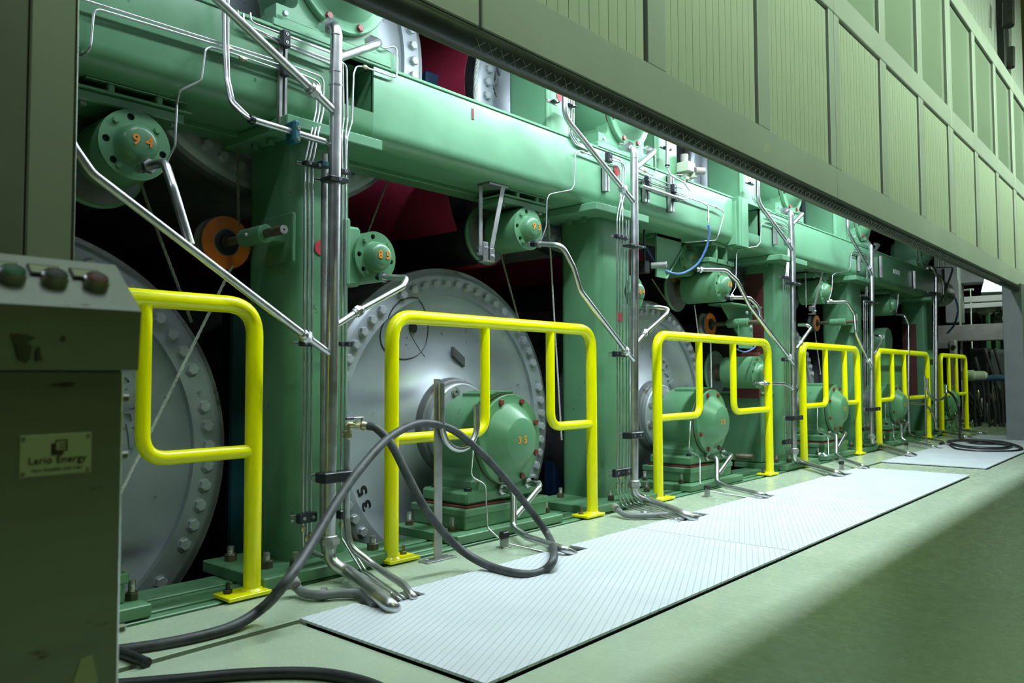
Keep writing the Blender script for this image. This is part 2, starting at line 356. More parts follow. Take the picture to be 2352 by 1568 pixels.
# ------------------------------------------------------------ machine frame beam
BY=2.75; BT=2.21; BB=1.845
def arc(cy,cz,r,a0,a1,n=6): return [(cy+r*math.cos(a0+(a1-a0)*i/n),cz+r*math.sin(a0+(a1-a0)*i/n)) for i in range(n+1)]
def cprof(top=BT,t=.018,r=.085,yb=3.16):
    o=[(yb,top)] if top==BT else []
    if top==BT: o+=arc(BY+.012,top-.012,.012,PI/2,PI,3)
    else: o+=[(BY,top)]
    o+=arc(BY+r,BB+r,r,PI,1.5*PI,8)+[(yb,BB)]
    i=[(yb,BB+t)]+list(reversed(arc(BY+r,BB+r,r-t,PI,1.5*PI,8)))
    i+=[(BY+t,top-t),(yb,top-t)] if top==BT else [(BY+t,top)]
    return o+i
xb=lambda u,v=200: P(u,v,BY).x
tb=thing('machine_beam','long green box beam carrying the upper bearing housings, from the left edge to the joint','beam',(2,BY,BB))
x1,x2,x3=P(783,200,BY).x,P(858,200,BY).x,P(1682,490,BY).x
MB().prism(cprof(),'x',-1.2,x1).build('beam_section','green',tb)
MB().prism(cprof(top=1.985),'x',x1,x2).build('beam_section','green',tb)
MB().prism(cprof(),'x',x2,x3).build('beam_section','green_lit',tb,smooth=40)
MB().box(x1-.02,x1,BY+.02,3.1,BB+.02,BT-.02).box(x2,x2+.012,BY+.01,3.05,1.985,BT-.02,.002).prism([(x1+.06,BB+.02),(x2-.02,BT-.05),(x2-.02,BB+.02)],'y',2.86,2.875).build('gusset','green',tb)
MB().box(-1.2,x3,BY-.006,BY+.02,BT-.01,BT+.006,.003).build('top_weld_strip','green_lit',tb)
MB().box(-1.2,x3,3.05,3.16,BB-.022,BB+.001,.003).build('bottom_flange','green',tb)
MB().box(P(1084,250,BY-.002).x,P(1089,250,BY-.002).x,BY-.0035,BY-.0005,P(1087,275,BY).z,P(1087,250,BY).z,.0005).build('rust_scratch','bolt_red',tb,'rust coloured scratch')
# joint piece
xj0,xj1,xj2=P(1690,480,BY).x,P(1707,500,BY).x,P(1745,520,BY).x
MB().box(x3,x3+.012,BY-.03,3.1,BB-.01,BT-.03,.002).box(x3+.002,xj0-.02,BY-.02,BY+.01,BB+.02,BB+.12).box(xj0-.03,xj0,BY-.045,3.1,BB-.02,BT+.01,.004).box(xj0+.01,xj1,BY-.045,3.1,BB-.02,BT+.01,.004).build('joint_flange','green_lit',tb)
MB().hexa((x3+.05,BY+.05,2.03),(1,0,0),.02,.03).hexa((x3+.05,BY+.05,1.93),(1,0,0),.02,.03).build('joint_bolt','bolt_red',tb)
te=thing('machine_beam','green box beam beyond the bolted joint, running to the far end of the machine','beam',(8,BY,BB))
x4=P(2165,640,BY).x; xm=P(2010,600,BY).x
MB().prism(cprof(top=1.97),'x',xj1,xj2).build('beam_section','green_lit',te)
MB().prism(cprof(),'x',xj2,xm).build('beam_section','green_lit',te,smooth=40)
MB().prism(cprof(),'x',xm,x4).build('beam_section','green',te,smooth=40)  # darker green from here on, the far beam's lack of light in its colour
MB().box(xj1,xj2+.2,BY-.02,3.1,BT-.012,BT+.008,.003).box(xj2,xj2+.02,BY-.01,3.1,BB+.1,BT,.003).prism([(xj1+.02,BB+.12),(xj2-.05,BT-.05),(xj2-.05,BB+.1)],'y',2.9,2.915).build('joint_plate','green_lit',te)
MB().box(xj2+.2,x4,BY-.006,BY+.02,BT-.01,BT+.006,.003).build('top_weld_strip','green_lit',te)
MB().box(P(2052,625,BY).x,P(2066,628,BY).x,BY-.003,BY,P(2060,630,BY).z,P(2060,620,BY).z,.0005).build('name_plate','white_board',te,'white name plate')

# ------------------------------------------------------------ columns
def nut_bolt(name_parent,x,y,z,r=.022,h=.03,sh=.055,mt='bolt_brown'):
    n=MB().hexa((x,y,z),(0,0,1),r,h,rot=random.random()).build('anchor_nut',mt,name_parent)
    b=MB()
    pr=[];k=0
    zz=h
    while zz<h+sh-.01:
        pr+=[(r*.52,zz),(r*.58,zz+.002)]; zz+=.0042
    pr+=[(r*.5,h+sh)]
    b.lathe((x,y,z),(0,0,1),pr,12).build('stud','steel_dull' if mt!='black' else mt,n)
def rrect(x0,x1,y0,y1,r,n=5):
    return arc(x0+r,y0+r,r,PI,1.5*PI,n)+arc(x1-r,y0+r,r,1.5*PI,2*PI,n)+arc(x1-r,y1-r,r,0,PI/2,n)+arc(x0+r,y1-r,r,PI/2,PI,n)
CY=2.80; CYB=3.12
cols=[('A',1.80,2.12,'nearest thick green column, marked with a red sticker, between the first two yellow guard rails'),
      ('B',4.00,4.36,'second green column from the left, behind the right post of the second yellow guard rail'),
      ('C',P(1787,700,CY).x,P(1787,700,CY).x+.36,'third green column, with a dark red inset plate on its side'),
      ('D',P(1955,700,CY).x,P(1955,700,CY).x+.36,'fourth green column, with an orange edged pulley shaft on its side'),
      ('E',P(2128,750,CY).x,P(2128,750,CY).x+.36,'farthest and darkest green column, at the end of the beam')]
cinfo={}
for k,x0,x1,lab in cols:
    t=thing('frame_column',lab,'column',((x0+x1)/2,CY+.15,0),'green columns of the machine frame'); cinfo[k]=(x0,x1,t)
    MB().prism(rrect(x0,x1,CY,CYB+(.05 if k=='A' else 0),.05 if k!='A' else .07,8),'z',.05,BB-.045).build('shaft','green',t)
    MB().lathe(((x0+x1)/2,CY+.2,.052),(0,0,1),[(.19,0),(.175,.012)],4,rot=PI/4).build('weld_collar','green_old',t) if k=='A' else None
    bx0=x0-.16 if k!='A' else P(498,1320,2.95).x+.02
    MB().box(x0-(.2 if k=='A' else .30 if k=='B' else .25),x1+.12,2.65,3.12,.004,.052,.004).build('base_plate','green_old',t)
    MB().box(x0-.2 if k!='A' else x0-.10,x1+.03+(.03 if k=='A' else 0),2.68,3.18,BB-.047,BB-.001,.004).build('cap_plate','green_lit',t)
    for dx,dy in ((-.10,.0),(-.13,.22),(-.02,-.08),(x1-x0+.06,-.06)):
        nut_bolt(t,x0+dx,CY+dy,.052,r=.025 if k=='A' else .022,sh=.03)
    for dy in (.08,.2): MB().hexa((x0-.05,CY+dy,BB-.075),(0,0,1),.018,.028).build('cap_bolt','green_old',t)
# red primer plate on column C, bracket sides
x0=cinfo['C'][0]; MB().box(x0-.006,x0,2.93,3.11,1.0,1.72,.002).build('inset_plate','oxide',cinfo['C'][2],'dark red primer coated plate')
x0=cinfo['E'][0]; MB().box(x0-.006,x0,2.93,3.11,.5,1.5,.002).build('inset_plate','oxide',cinfo['E'][2],'dark red primer coated plate')
# upper columns standing on the beam
for i,(ub,uc,ur,lab) in enumerate(((1198,1262,1300,'green post above the beam, left of the second upper bearing housing'),(1478,1509,1549,'green post above the beam, right of the second upper bearing housing'),(1643,1702,1736,'green post above the beam, left of the third upper bearing housing'),(1866,1914,1936,'farthest green post above the beam, left of the fourth upper bearing housing'))):
    xa=P(uc,300,CY).x; xr=P(ur,300,CY).x+.05
    t=thing('frame_post',lab,'post',(xa,CY,BT),'green posts above the beam')
    MB().prism(rrect(xa,xr,CY,CYB,.03,4),'z',BT,4.7).build('shaft','green_lit' if i!=1 else 'green',t)
    MB().tube([(xa-.001,CY+.02,BT),(xa-.001,CY+.02,4.6)],.006,seg=6).build('weld_seam','green_lit',t)

# ------------------------------------------------------------ dryer cylinders
bolt_src={}
def dryer(xc,zc,lab,R=.886,y=3.18,bolts=True,hub=True,phase=0.0,holes=True,mt='silver',rimmt='silver_worn',step=.0):
    t=thing('dryer_cylinder',lab,'cylinder',(xc,y,zc-R),'silver dryer cylinders of the machine')
    k=R/.886
    MB().lathe((xc,y,zc),(0,1,0),[(.86*k,.07),(.86*k,5.2)],72,cap=False).build('shell','silver_dark',t)
    MB().lathe((xc,y,zc),(0,1,0),[(.86*k,.02),(.883*k,.024),(.886*k,.03),(.886*k,.075),(.85*k,.09),(.85*k,.02)],96,cap=False).build('rim',rimmt,t)
    MB().lathe((xc,y,zc),(0,1,0),[(.865*k,.022),(.845*k,.004),(.835*k,0),(.735*k,0),(.730*k,.022),(.715*k,.040),(.67*k,.068),(.60*k,.090),(.52*k,.096),(.44*k,.086),(.36*k,.062),(.31*k,.036),(.27*k,.0),(.0005,0)],96,cap=False).build('head',mt,t,smooth=25)
    if bolts:
        n=60; src=None
        for i in range(n):
            a=2*PI*i/n+phase; px,pz=xc+.795*k*math.cos(a),zc+.795*k*math.sin(a)
            if pz<-.15 or (i%17==3): continue
            if src is None:
                b=MB().lathe((px,y+.001,pz),(0,-1,0),[(.029,0),(.029,.004)],16).lathe((px,y-.003,pz),(0,-1,0),[(.0255,0),(.0255,.015),(.022,.019)],6,rot=.3)
                src=b.build('rim_bolt','bolt_zinc',t,loc=Vector((px,y,pz))-t.location); 
                # re-centre
                for v in src.data.vertices: pass
                src.location=Vector((px,y,pz))-t.location
            else: inst(src,t,Vector((px,y,pz))-t.location)
    if hub:
        h=MB().lathe((xc,y,zc),(0,-1,0),[(.238,.052),(.238,.086),(.230,.094),(.12,.096),(.02,.098)],64); h=h.build('hub_flange','silver',t)
        MB().lathe((xc,y,zc),(0,-1,0),[(.262,-.01),(.268,.01),(.260,.045),(.246,.055),(.2,.056)],64).build('hub_collar','silver_dark',t,'worn dark collar behind the hub flange')
        src=None
        for i in range(8):
            a=2*PI*i/8+.3; px,pz=xc+.195*math.cos(a),zc+.195*math.sin(a)
            b=MB().lathe((px,y-.094,pz),(0,-1,0),[(.030,0),(.030,.006),(.022,.006),(.022,.010),(.011,.010),(.011,.002)],16)
            b.build('cap_screw','steel_dull',h)
        MB().lathe((xc,y,zc),(0,-1,0),[(.13,.09),(.11,.16),(.105,.25)],32).build('journal','silver_worn',t)
    return t
LX=[.853,3.08,5.25]
g31=P(1922,935,2.72).x; g29=P(2063,930,2.72).x; g27=P(2188,930,2.72).x
d1=dryer(.853,.50,'nearest big silver dryer cylinder, behind the grey control cabinet',phase=.02)
d2=dryer(3.08,.53,'big silver dryer cylinder with the black stencilled number 35',phase=.05)
d3=dryer(5.22,.50,'big silver dryer cylinder with raised cast letters, behind the third yellow guard rail')
d4=dryer(g31-.15,.5,'silver dryer cylinder behind the fourth yellow guard rail',bolts=True)
d5=dryer(g29-.2,.5,'silver dryer cylinder behind the fifth yellow guard rail',bolts=False)
UX=[2.0,4.17,P(1820,430,2.72).x,P(1985,520,2.72).x]
u1=dryer(2.0,2.50,'upper silver dryer cylinder at the top left, behind the first upper bearing housing',phase=.03,hub=False)
u2=dryer(4.17,2.49,'upper silver dryer cylinder with raised lettering, behind the second upper bearing housing',hub=False,rimmt='rubber')
u3=dryer(UX[2]-.12,2.5,'upper silver dryer cylinder between the second and third upper bearing housings',bolts=False,hub=False)
u4=dryer(UX[3]+.1,2.5,'upper silver dryer cylinder between the third and fourth upper bearing housings',bolts=False,hub=False)
u5=dryer(-.2,2.50,'upper silver dryer cylinder at the left edge, mostly hidden behind the beam',bolts=False,hub=False)
# details on the head of number 35
def onhead(u,v,y=3.225): return P(u,v,y)
def ring_tube(c,r,n=40,squash=1.0,y=3.2):
    return [(c.x+r*math.cos(2*PI*i/n),y+0.0*i,c.z+squash*r*math.sin(2*PI*i/n)) for i in range(n+1)]
def headY(px,pz,xc,zc):
    r=math.hypot(px-xc,pz-zc); pr=[(.02,0),(.27,0),(.31,.036),(.36,.062),(.44,.086),(.52,.096),(.60,.090),(.67,.068),(.715,.040),(.730,.022),(.735,0),(.835,0)]
    for (r0,t0),(r1,t1) in zip(pr[:-1],pr[1:]):
        if r<=r1: return 3.18+t0+(t1-t0)*(r-r0)/(r1-r0)
    return 3.18
c=P(940,754,3.22)
pts=[]
for i in range(49):
    a=2*PI*i/48; px,pz=c.x+.185*math.cos(a),c.z+.165*math.sin(a); pts.append((px,headY(px,pz,3.08,.53)-.002,pz))
MB().tube(pts,.0035,seg=5).build('manhole_cover_edge','black',d2,'dark oval joint line of the manhole cover')
pts=[P(955,760,3.22),P(985,818,3.22)]; pts=[(p.x,headY(p.x,p.z,3.08,.53)-.002,p.z) for p in [pts[0].lerp(pts[1],i/6) for i in range(7)]]
MB().tube(pts,.0012,seg=5).build('scribe_line','black',d2)
c2=P(962,752,3.22); MB().lathe((c2.x,headY(c2.x,c2.z,3.08,.53)-.004,c2.z),(0,-1,0),[(.028,0),(.028,.004)],20).build('hole_cover','black',d2)
pl=P(1060,817,3.21); yy=headY(pl.x,pl.z,3.08,.53)
MB().prism([(pl.x-.045,pl.z+.052),(pl.x+.045,pl.z-.01),(pl.x+.045,pl.z-.062),(pl.x-.045,pl.z)],'y',yy-.030,yy-.006).build('rating_plate','silver_dark',d2,'small dark rating plate')
def onto_head(mb,xc,zc,y0,lift):      # lay raised or painted characters on the dished head
    mb.v=[(v[0],headY(v[0],v[2],xc,zc)-lift+(v[1]-y0),v[2]) for v in mb.v]; return mb
q=P(858,1146,3.18); qz=q.z; yq=headY(q.x,q.z,3.08,.53)
onto_head(text_mb('35',.105,(q.x,yq,q.z),(-.25,0,.97),(-.97,0,-.25),depth=.002,bold=.003,spacing=1.45),3.08,.53,yq,.002).build('stencil_number','black',d2,'black stencilled number')
bx=P(935,1040,3.18)
# cast embossed letters on the third and upper cylinders (generic raised bars in letter shapes)
def cast_text(txt,xc,zc,r,a0,step,size,par,y0=3.18,inward=False):
    for i,ch in enumerate(txt):
        a=a0-step*i; px,pz=xc+r*math.cos(a),zc+r*math.sin(a)
        rt=Vector((math.sin(a),0,-math.cos(a))); up=Vector((math.cos(a),0,math.sin(a)))
        onto_head(text_mb(ch,size,(px,0,pz),rt,up,depth=.012,bold=.004),xc,zc,0,.006).build('cast_letter','silver',par)
def cast_at(txt,xc,zc,p0,p1,size,par):
    a=P(*p0); b=P(*p1); r=(math.hypot(a.x-xc,a.z-zc)+math.hypot(b.x-xc,b.z-zc))/2
    a0=math.atan2(a.z-zc,a.x-xc); a1=math.atan2(b.z-zc,b.x-xc)
    if a1>a0: a1-=2*PI
    cast_text(txt,xc,zc,r,a0,(a0-a1)/(len(txt)-1),size,par)
cast_at('ONTALE',5.22,.50,(1518,815,3.2),(1566,905,3.2),.115,d3)
cast_at('ONTALE',4.17,2.49,(1130,225,3.2),(1205,90,3.2),.17,u2)
cast_at('ONTALE',.853,.50,(300,880,3.2),(330,1010,3.2),.12,d1)
# ------------------------------------------------------------ bearing housings (gearbox like)
def bolt_ring(par,xc,zc,y,R,n,r,h,mt,name='cover_bolt',phase=0):
    src=None
    for i in range(n):
        a=2*PI*i/n+phase; p=Vector((xc+R*math.cos(a),y,zc+R*math.sin(a)))
        off=Vector((0,0,0)); q=par
        while q is not None: off+=q.location; q=q.parent
        if src is None:
            src=MB().hexa(tuple(p),(0,-1,0),r,h,rot=.2).build(name,mt,par,loc=p-off); src.location=p-off
        else: inst(src,par,p-off)
def housing(xc,zc,base,num,lab,upper=False,mt='green_old',yf=2.72,detail=True):
    t=thing('bearing_housing',lab,'machine housing',(xc,yf+.15,base),'green bearing housings at the ends of the cylinders')
    b=MB()
    b.lathe((xc,yf+.03,zc),(0,1,0),[(.225,0),(.242,.01),(.245,.03),(.245,.26),(.235,.29),(.16,.31),(.13,.36)],56)
    # trunk
    w0,w1=.215,.19
    zb=base+.24 if not upper else base+.03
    prof=[(xc-w1-.02,zb-.02),(xc-w1,zb+.05),(xc-w0,zc-.05),(xc+w0,zc-.05),(xc+w1,zb+.05),(xc+w1+.02,zb-.02)]
    b.prism(prof,'y',yf+.04,yf+.33)
    b.build('casing','green' if not upper else 'green_lit',t)
    # lifting lug recess
    MB().box(xc-.10,xc-.075,yf+.07,yf+.26,zc+.16,zc+.243,.004).box(xc-.02,xc+.10,yf+.07,yf+.30,zc+.222,zc+.252,.006).lathe((xc-.088,yf+.09,zc+.21),(-1,0,0),[(.016,-.02),(.016,.016)],12).build('lifting_lug','green',t)
    cv=MB().lathe((xc,yf,zc),(0,-1,0),[(.232,-.035),(.237,-.03),(.237,-.004),(.232,0),(.192,0),(.186,.004),(.118,.072),(.108,.078),(.02,.080)],56).build('cover','green' if not upper else 'green_lit',t)
    MB().lathe((xc,yf+.033,zc),(0,-1,0),[(.240,-.003),(.240,.003)],56).build('gasket','oxide',t)
    bolt_ring(cv,xc,zc,yf+.001,.211,8,.0165,.015,'bolt_red',phase=PI/8)
    if num: text_mb(num,.052,(xc,yf-.0808,zc),(1,0,0),(0,0,1),depth=.0012,bold=.0012,spacing=1.7).build('number','orange_print',cv,'orange stencilled number')
    if not upper:
        f=MB()
        f.box(xc-.30,xc+.30,yf+.03,yf+.36,base+.165,base+.23,.012).box(xc-.22,xc+.22,yf+.05,yf+.34,base+.16,base+.30,.03)
        f.build('foot','green',t)
        MB().box(xc-.31,xc-.02,yf+.02,yf+.37,base+.150,base+.163,.002).build('shim','shim_red',t,'dark red painted shim')
        MB().box(xc-.34,xc+.31,yf+.0,yf+.40,base+.115,base+.152,.005).box(xc-.33,xc+.30,yf+.008,yf+.39,base+.05,base+.12,.006).build('pedestal','green_old',t)
        MB().box(xc-.45,xc+.36,yf-.06,yf+.42,base+.006,base+.05,.004).build('base_plate','green_old',t)
        for dx,dy in ((-.26,.06),(-.26,.30),(.26,.06)): MB().hexa((xc+dx,yf+dy,base+.23),(0,0,1),.02,.018).build('foot_bolt','black',t)
        MB().cyl((xc-.20,yf+.07,base+.23),(0,0,1),.007,.035,10).build('dowel_pin','bolt_brown',t)
        for dx,dy in ((-.37,.06),(-.40,.34),(.335,.04)): nut_bolt(t,xc+dx,yf+dy,base+.05,r=.022,h=.026,sh=.04)
    else:
        web=[(xc-.31,base),(xc-.31,base+.10),(xc-.25,base+.10)]+[(xc-.25+.04*math.sin(a),base+.14-.04*math.cos(a)) for a in [i*PI/12 for i in range(7)]]+[(xc-.21,zc+.02),(xc+.21,zc+.02),(xc+.21,base+.13),(xc+.25,base+.09),(xc+.33,base+.07),(xc+.33,base)]
        MB().prism(web,'y',yf+.031,yf+.12).build('front_web','green_lit',t)
        MB().box(xc-.33,xc+.28,yf+.02,yf+.40,base,base+.035,.005).box(xc-.30,xc+.22,yf+.03,yf+.36,base+.03,base+.10,.02).build('foot','green_lit',t)
        for dx in (-.28,-.05): MB().hexa((xc+dx,yf+.018,base+.06),(0,-1,0),.012,.014).build('foot_bolt','bolt_zinc',t)
    return t
h35=housing(3.07,.475,0,'35','green bearing housing with orange number 35, behind the second yellow guard rail')
h33=housing(5.31,.465,0,'33','green bearing housing with orange number 33, behind the third yellow guard rail')
h31=housing(g31,.475,0,'31','green bearing housing with orange number 31, behind the fourth yellow guard rail')
h29=housing(g29,.455,0,'29','green bearing housing with a faint number, behind the fifth yellow guard rail')
h27=housing(g27,.42,0,None,'farthest green bearing housing, behind the last small yellow guard rail')
h37=housing(.83,.475,0,None,'green pedestal and bearing housing mostly hidden behind the grey control cabinet')
hu1=housing(2.0,2.52,BT,None,'upper green bearing housing with red brown bolts, cut off by the top edge',upper=True)
hu2=housing(4.24,2.51,BT,None,'second upper green bearing housing, shining white under the lamps',upper=True)
hu3=housing(UX[2],2.5,BT,None,'third upper green bearing housing, above the beam right of the joint',upper=True)
hu4=housing(UX[3],2.5,BT,None,'fourth upper green bearing housing, under the dark hood edge',upper=True)
hu5=housing(P(2125,590,2.72).x,2.45,BT,None,'farthest and darkest upper green bearing housing',upper=True)
MB().cyl((P(1410,290,2.72).x,2.9,2.62),(-1,0,0),.012,.3,12).build('side_plug','green',hu2)

# ------------------------------------------------------------ felt roll bearings with domed caps
def rollb(xc,zc,R,num,lab,y=2.85,L=.22,mount='top',neck=True,roll=True,mt='green'):
    t=thing('felt_roll_bearing',lab,'bearing',(xc,y,zc-R),'round green roll bearings with orange numbers')
    hs=[(.79*R*math.cos(math.radians(a)),.79*R*math.sin(math.radians(a)),.105*R) for a in (100,178,352,222)]
    f=MB().holed(xc,zc,y,y+.016,R,.5*R,hs).build('flange',mt,t,smooth=20)
    MB().cyl((xc,y+.012,zc),(0,1,0),R*.97,.003,40).build('hole_backing','black',f)
    MB().lathe((xc,y,zc),(0,-1,0),[(.62*R,-.002),(.585*R,.004),(.57*R,.02),(.52*R,.038),(.45*R,.050),(.34*R,.056),(.01,.058)],40).build('cap_dome',mt,t,smooth=60)
    for a in (133,42,228+8): 
        p=(xc+.8*R*math.cos(math.radians(a)),y,zc+.8*R*math.sin(math.radians(a))); MB().hexa(p,(0,-1,0),.085*R+.001,.010,rot=.4).build('flange_bolt',mt,f)
    MB().lathe((xc,y+.015,zc),(0,1,0),[(R*.99,0),(R,.004),(R,L-.01),(R*.93,L)],40).build('barrel',mt,t)
    if num: text_mb(num,.42*R,(xc+.02*R,y-.0592,zc+.02*R),(1,0,0),(0,0,1),depth=.0012,bold=.0012,spacing=1.75).build('number','orange_print',t,'orange stencilled number')
    if neck:
        MB().lathe((xc,y+L,zc),(0,1,0),[(R*.55,0),(R*.55,.10),(R*1.05,.10)],28).build('shaft_neck','bolt_brown',t)
    if roll:
        MB().lathe((xc,y+L+.10,zc),(0,1,0),[(R*1.35,0),(R*1.42,.008),(R*1.42,.02),(R*1.3,.03)],44).build('roll_disc',mt,t)
        MB().lathe((xc,y+L+.125,zc),(0,1,0),[(R*1.3,0),(R*1.3,4.8)],44).build('roll','rubber',t,'black rubber covered felt roll')
        MB().lathe((xc,y+L+.099,zc),(0,-1,0),[(R*1.3,0),(R*1.3,.002),(R*.8,.006)],40).build('roll_face','silver_worn',t)
    if mount=='top':
        zt=BB-.0; zr=zc+R
        b=MB()
        b.box(xc-.19,xc+.19,y+.02,y+.22,zr+.0,zr+.038,.005)
        b.build('saddle',mt,t)
        h=zt-(zr+.038)
        b=MB().box(xc-.21,xc+.21,y-.0,y+.22,zr+.038,zr+.038+h*.22,.004).box(xc-.17,xc+.19,y,y+.22,zt-h*.16,zt-.001,.004)
        for dx in (-.085,.085): b.box(xc+dx-.013,xc+dx+.013,y+.0,y+.20,zr+.04,zt-.005,.005)
        b.box(xc-.16,xc+.16,y+.15,y+.22,zr+.04,zt-.01,.003) if num=='78' else None
        b.build('hanger_bracket',mt,t)
        for dx in (-.16,.16): MB().hexa((xc+dx,y+.05,zr-.012),(0,0,1),.012,.012).build('bracket_bolt','bolt_zinc',t)
    if mount=='left':
        MB().box(xc-R-.065,xc-R-.035,y-.02,y+.14,zc-1.25*R,zc+1.30*R,.008).box(xc-R-.036,xc-.55*R,y+.02,y+.17,zc-1.2*R,zc+1.1*R,.012).build('side_bracket','green_lit',t)
    return t
r94=P(311,333,2.85); rollb(r94.x,r94.z,.127,'94','domed green roll bearing with orange number 94, hanging under the beam at the left')
r85=P(863,590,2.80); rollb(r85.x,r85.z,.116,'85','domed green roll bearing with orange number 85, on the right of the nearest column',y=2.80,mount='left',L=.15,neck=False,roll=False)
r93=P(1214,525,2.85); rollb(r93.x,r93.z,.122,'93','domed green roll bearing with orange number 93, left of the second column')
r84=P(1457,672,2.80); rollb(r84.x,r84.z,.116,'84','domed green roll bearing with orange number 84, half hidden behind the second riser pipe',y=2.80,mount='none',L=.15,neck=False,roll=False)
r78=P(1660,655,2.82); rollb(r78.x,r78.z,.13,'78','domed green roll bearing with orange number 78, left of the third column',y=2.82,L=.30)
r92=P(1582,597,3.02); rollb(r92.x,r92.z,.13,'92','shaded green roll bearing with orange number 92, above and behind the number 78 bearing',y=3.02,mount='none',roll=False,neck=False,L=.2)
r80=P(1742,855,2.80); rollb(r80.x,r80.z,.135,'80','green roll bearing with orange number 80, seen through the third yellow guard rail',y=2.80,L=.28,mount='none')
MB().box(r80.x+.10,r80.x+.13,2.84,3.05,r80.z-.22,r80.z+.17,.003).build('wall_bracket','shim_red',bpy.data.objects['felt_roll_bearing.006'])
r77=P(1894,668,2.85); rollb(r77.x,r77.z,.13,'77','domed green roll bearing with orange number 77, between the third and fourth columns')
r75=P(2050,700,2.85); rollb(r75.x,r75.z,.13,None,'dim green roll bearing between the fourth and farthest columns')
# red felt loops (seen between the cylinders)
def felt(pts,lab,ya=3.42,yb=8.2,mt='felt_red'):
    p=spline([Vector((a,0,b)) for a,b in pts],8); mb=MB(); n=len(p); vs=[];fs=[]
    for y in (ya,yb):
        for q in p: vs.append((q.x,y,q.z))
    for i,q in enumerate(p):
        pass
    for i in range(n-1): fs.append((i,i+1,n+i+1,n+i))
    # thickness
    off=len(vs)
    for y in (ya,yb):
        for i,q in enumerate(p):
            d=(p[min(i+1,n-1)]-p[max(i-1,0)]).normalized(); nn=Vector((-d.z,0,d.x)); vs.append((q.x+nn.x*.006,y,q.z+nn.z*.006))
    for i in range(n-1): fs.append((off+i,off+i+1,off+n+i+1,off+n+i)); fs.append((i,i+1,off+i+1,off+i))
    mb.add(vs,fs); return solo(mb,'press_felt',mt,lab,'fabric belt',(pts[0][0],ya,pts[0][1]))
fp=[Vector((4.17+.90*math.cos(a),0,2.49+.90*math.sin(a))) for a in [math.radians(q) for q in (75,95,115,135,155,172,188)]]+[P(u,v,3.30) for u,v in ((1013,398),(1044,541),(1070,587),(1092,603))]
felt([(p.x,p.z) for p in fp]+[(fp[-1].x+.12,fp[-1].z-.01),(fp[-1].x+.25,fp[-1].z+.08)],'dark red woven belt running down between the first two upper cylinders',ya=3.27)
fp=[P(u,v,3.42) for u,v in ((1475,440),(1468,540),(1478,600),(1500,640))]
felt([(p.x,p.z) for p in fp],'strip of dark red woven belt right of the second column')
fp=[P(u,v,3.42) for u,v in ((155,478),(200,476),(260,462))]
felt([(p.x,p.z) for p in fp],'dark red woven belt under the number 94 bearing')
xx=P(1635,840,3.42)
felt([(xx.x-.2,xx.z+.09),(xx.x,xx.z+.1),(xx.x+.1,xx.z+.02),(xx.x+.12,xx.z-.2)],'turquoise belt around the roll behind the third yellow guard rail',mt='cyan_felt')
# blue box behind the beam, teal inner frame parts
b0=P(980,160,3.5); b1=P(1025,215,3.5); solo(MB().box(b0.x,b1.x,3.5,3.8,b1.z-.2,b0.z,.01),'blue_cover','blue_paint','blue painted cover behind the beam, left of the red belt','cover',(b0.x,3.5,b1.z))
for u0,u1,v0,v1,y,mt,lab in ((1262,1293,760,1120,3.6,'teal_frame','teal painted inner frame left of the second column, low down'),(1272,1296,900,1120,3.5,'blue_paint','dark blue inner frame post left of the second column'),(1665,1700,840,1010,3.7,'blue_paint','dark blue inner frame post behind the number 80 bearing'),(532,566,700,1180,3.7,'teal_frame','dark teal inner frame post left of the nearest column')):
    a=P(u0,v0,y); b=P(u1,v1,y); solo(MB().box(a.x,b.x,y,y+.1,-.9,a.z,.01),'inner_frame_post',mt,lab,'frame',(a.x,y,-.9))

# ------------------------------------------------------------ pulleys
def pulley(uc,vc,y,R,lab,shaft_to=None,th=.07,brk=True,xcol=None):
    c=P(uc,vc,y); t=thing('rope_pulley',lab,'pulley',(c.x,c.y,c.z-R),'orange edged rope pulleys')
    MB().lathe((c.x,y,c.z),(0,1,0),[(.35*R,-.004),(.5*R,-.004),(.98*R,0),(R,.006),(R,.012),(.8*R,.03),(.8*R,th-.03),(R,th-.012),(R,th),(.3*R,th)],48).build('wheel','silver_worn',t)
    MB().lathe((c.x,y-.003,c.z),(0,-1,0),[(.97*R,-.002),(.97*R,.001),(.52*R,.003),(.52*R,-.002)],48,cap=False).build('side_face','orange',t,'orange painted side face')
    MB().lathe((c.x,y-.002,c.z),(0,-1,0),[(.5*R,0),(.45*R,.004),(.3*R,.004),(.28*R,.02),(.15*R,.02),(.15*R,.06)],32).build('hub','black',t)
    if shaft_to:
        a=Vector((c.x,y-.02,c.z)); 
        MB().cyl(tuple(a),(0,-1,0),.018,shaft_to-.0,16,c=.002).build('shaft','bolt_brown',t)
        e=a+Vector((0,-shaft_to,0)); MB().lathe(tuple(e),(0,-1,0),[(.0175,-.001),(.0175,.0015),(.004,.0015),(.004,.0)],16).build('shaft_end','steel_dull',t)
        y0=a.y-shaft_to*.70; y1=a.y-shaft_to*.30
        MB().cyl((c.x,y1,c.z),(0,-1,0),.037,y1-y0,28,c=.003).build('shaft_sleeve','green',t)
        MB().hexa((c.x-.034,(y0+y1)/2,c.z),(-1,0,0),.007,.012).build('set_screw','bolt_zinc',t)
        if brk and xcol: MB().box(c.x+.03,xcol,y0+.03,y1-.03,c.z-.02,c.z+.02,.004).box(xcol-.018,xcol,y0-.02,y1+.03,c.z-.10,c.z+.10,.004).build('sleeve_bracket','green',t)
    return t
pulley(520,557,3.10,.115,'orange rope pulley on a shaft left of the nearest column',shaft_to=.42,xcol=1.80)
pulley(1632,745,3.12,.10,'orange and chrome rope pulley seen above the third yellow guard rail',shaft_to=.46,brk=False)
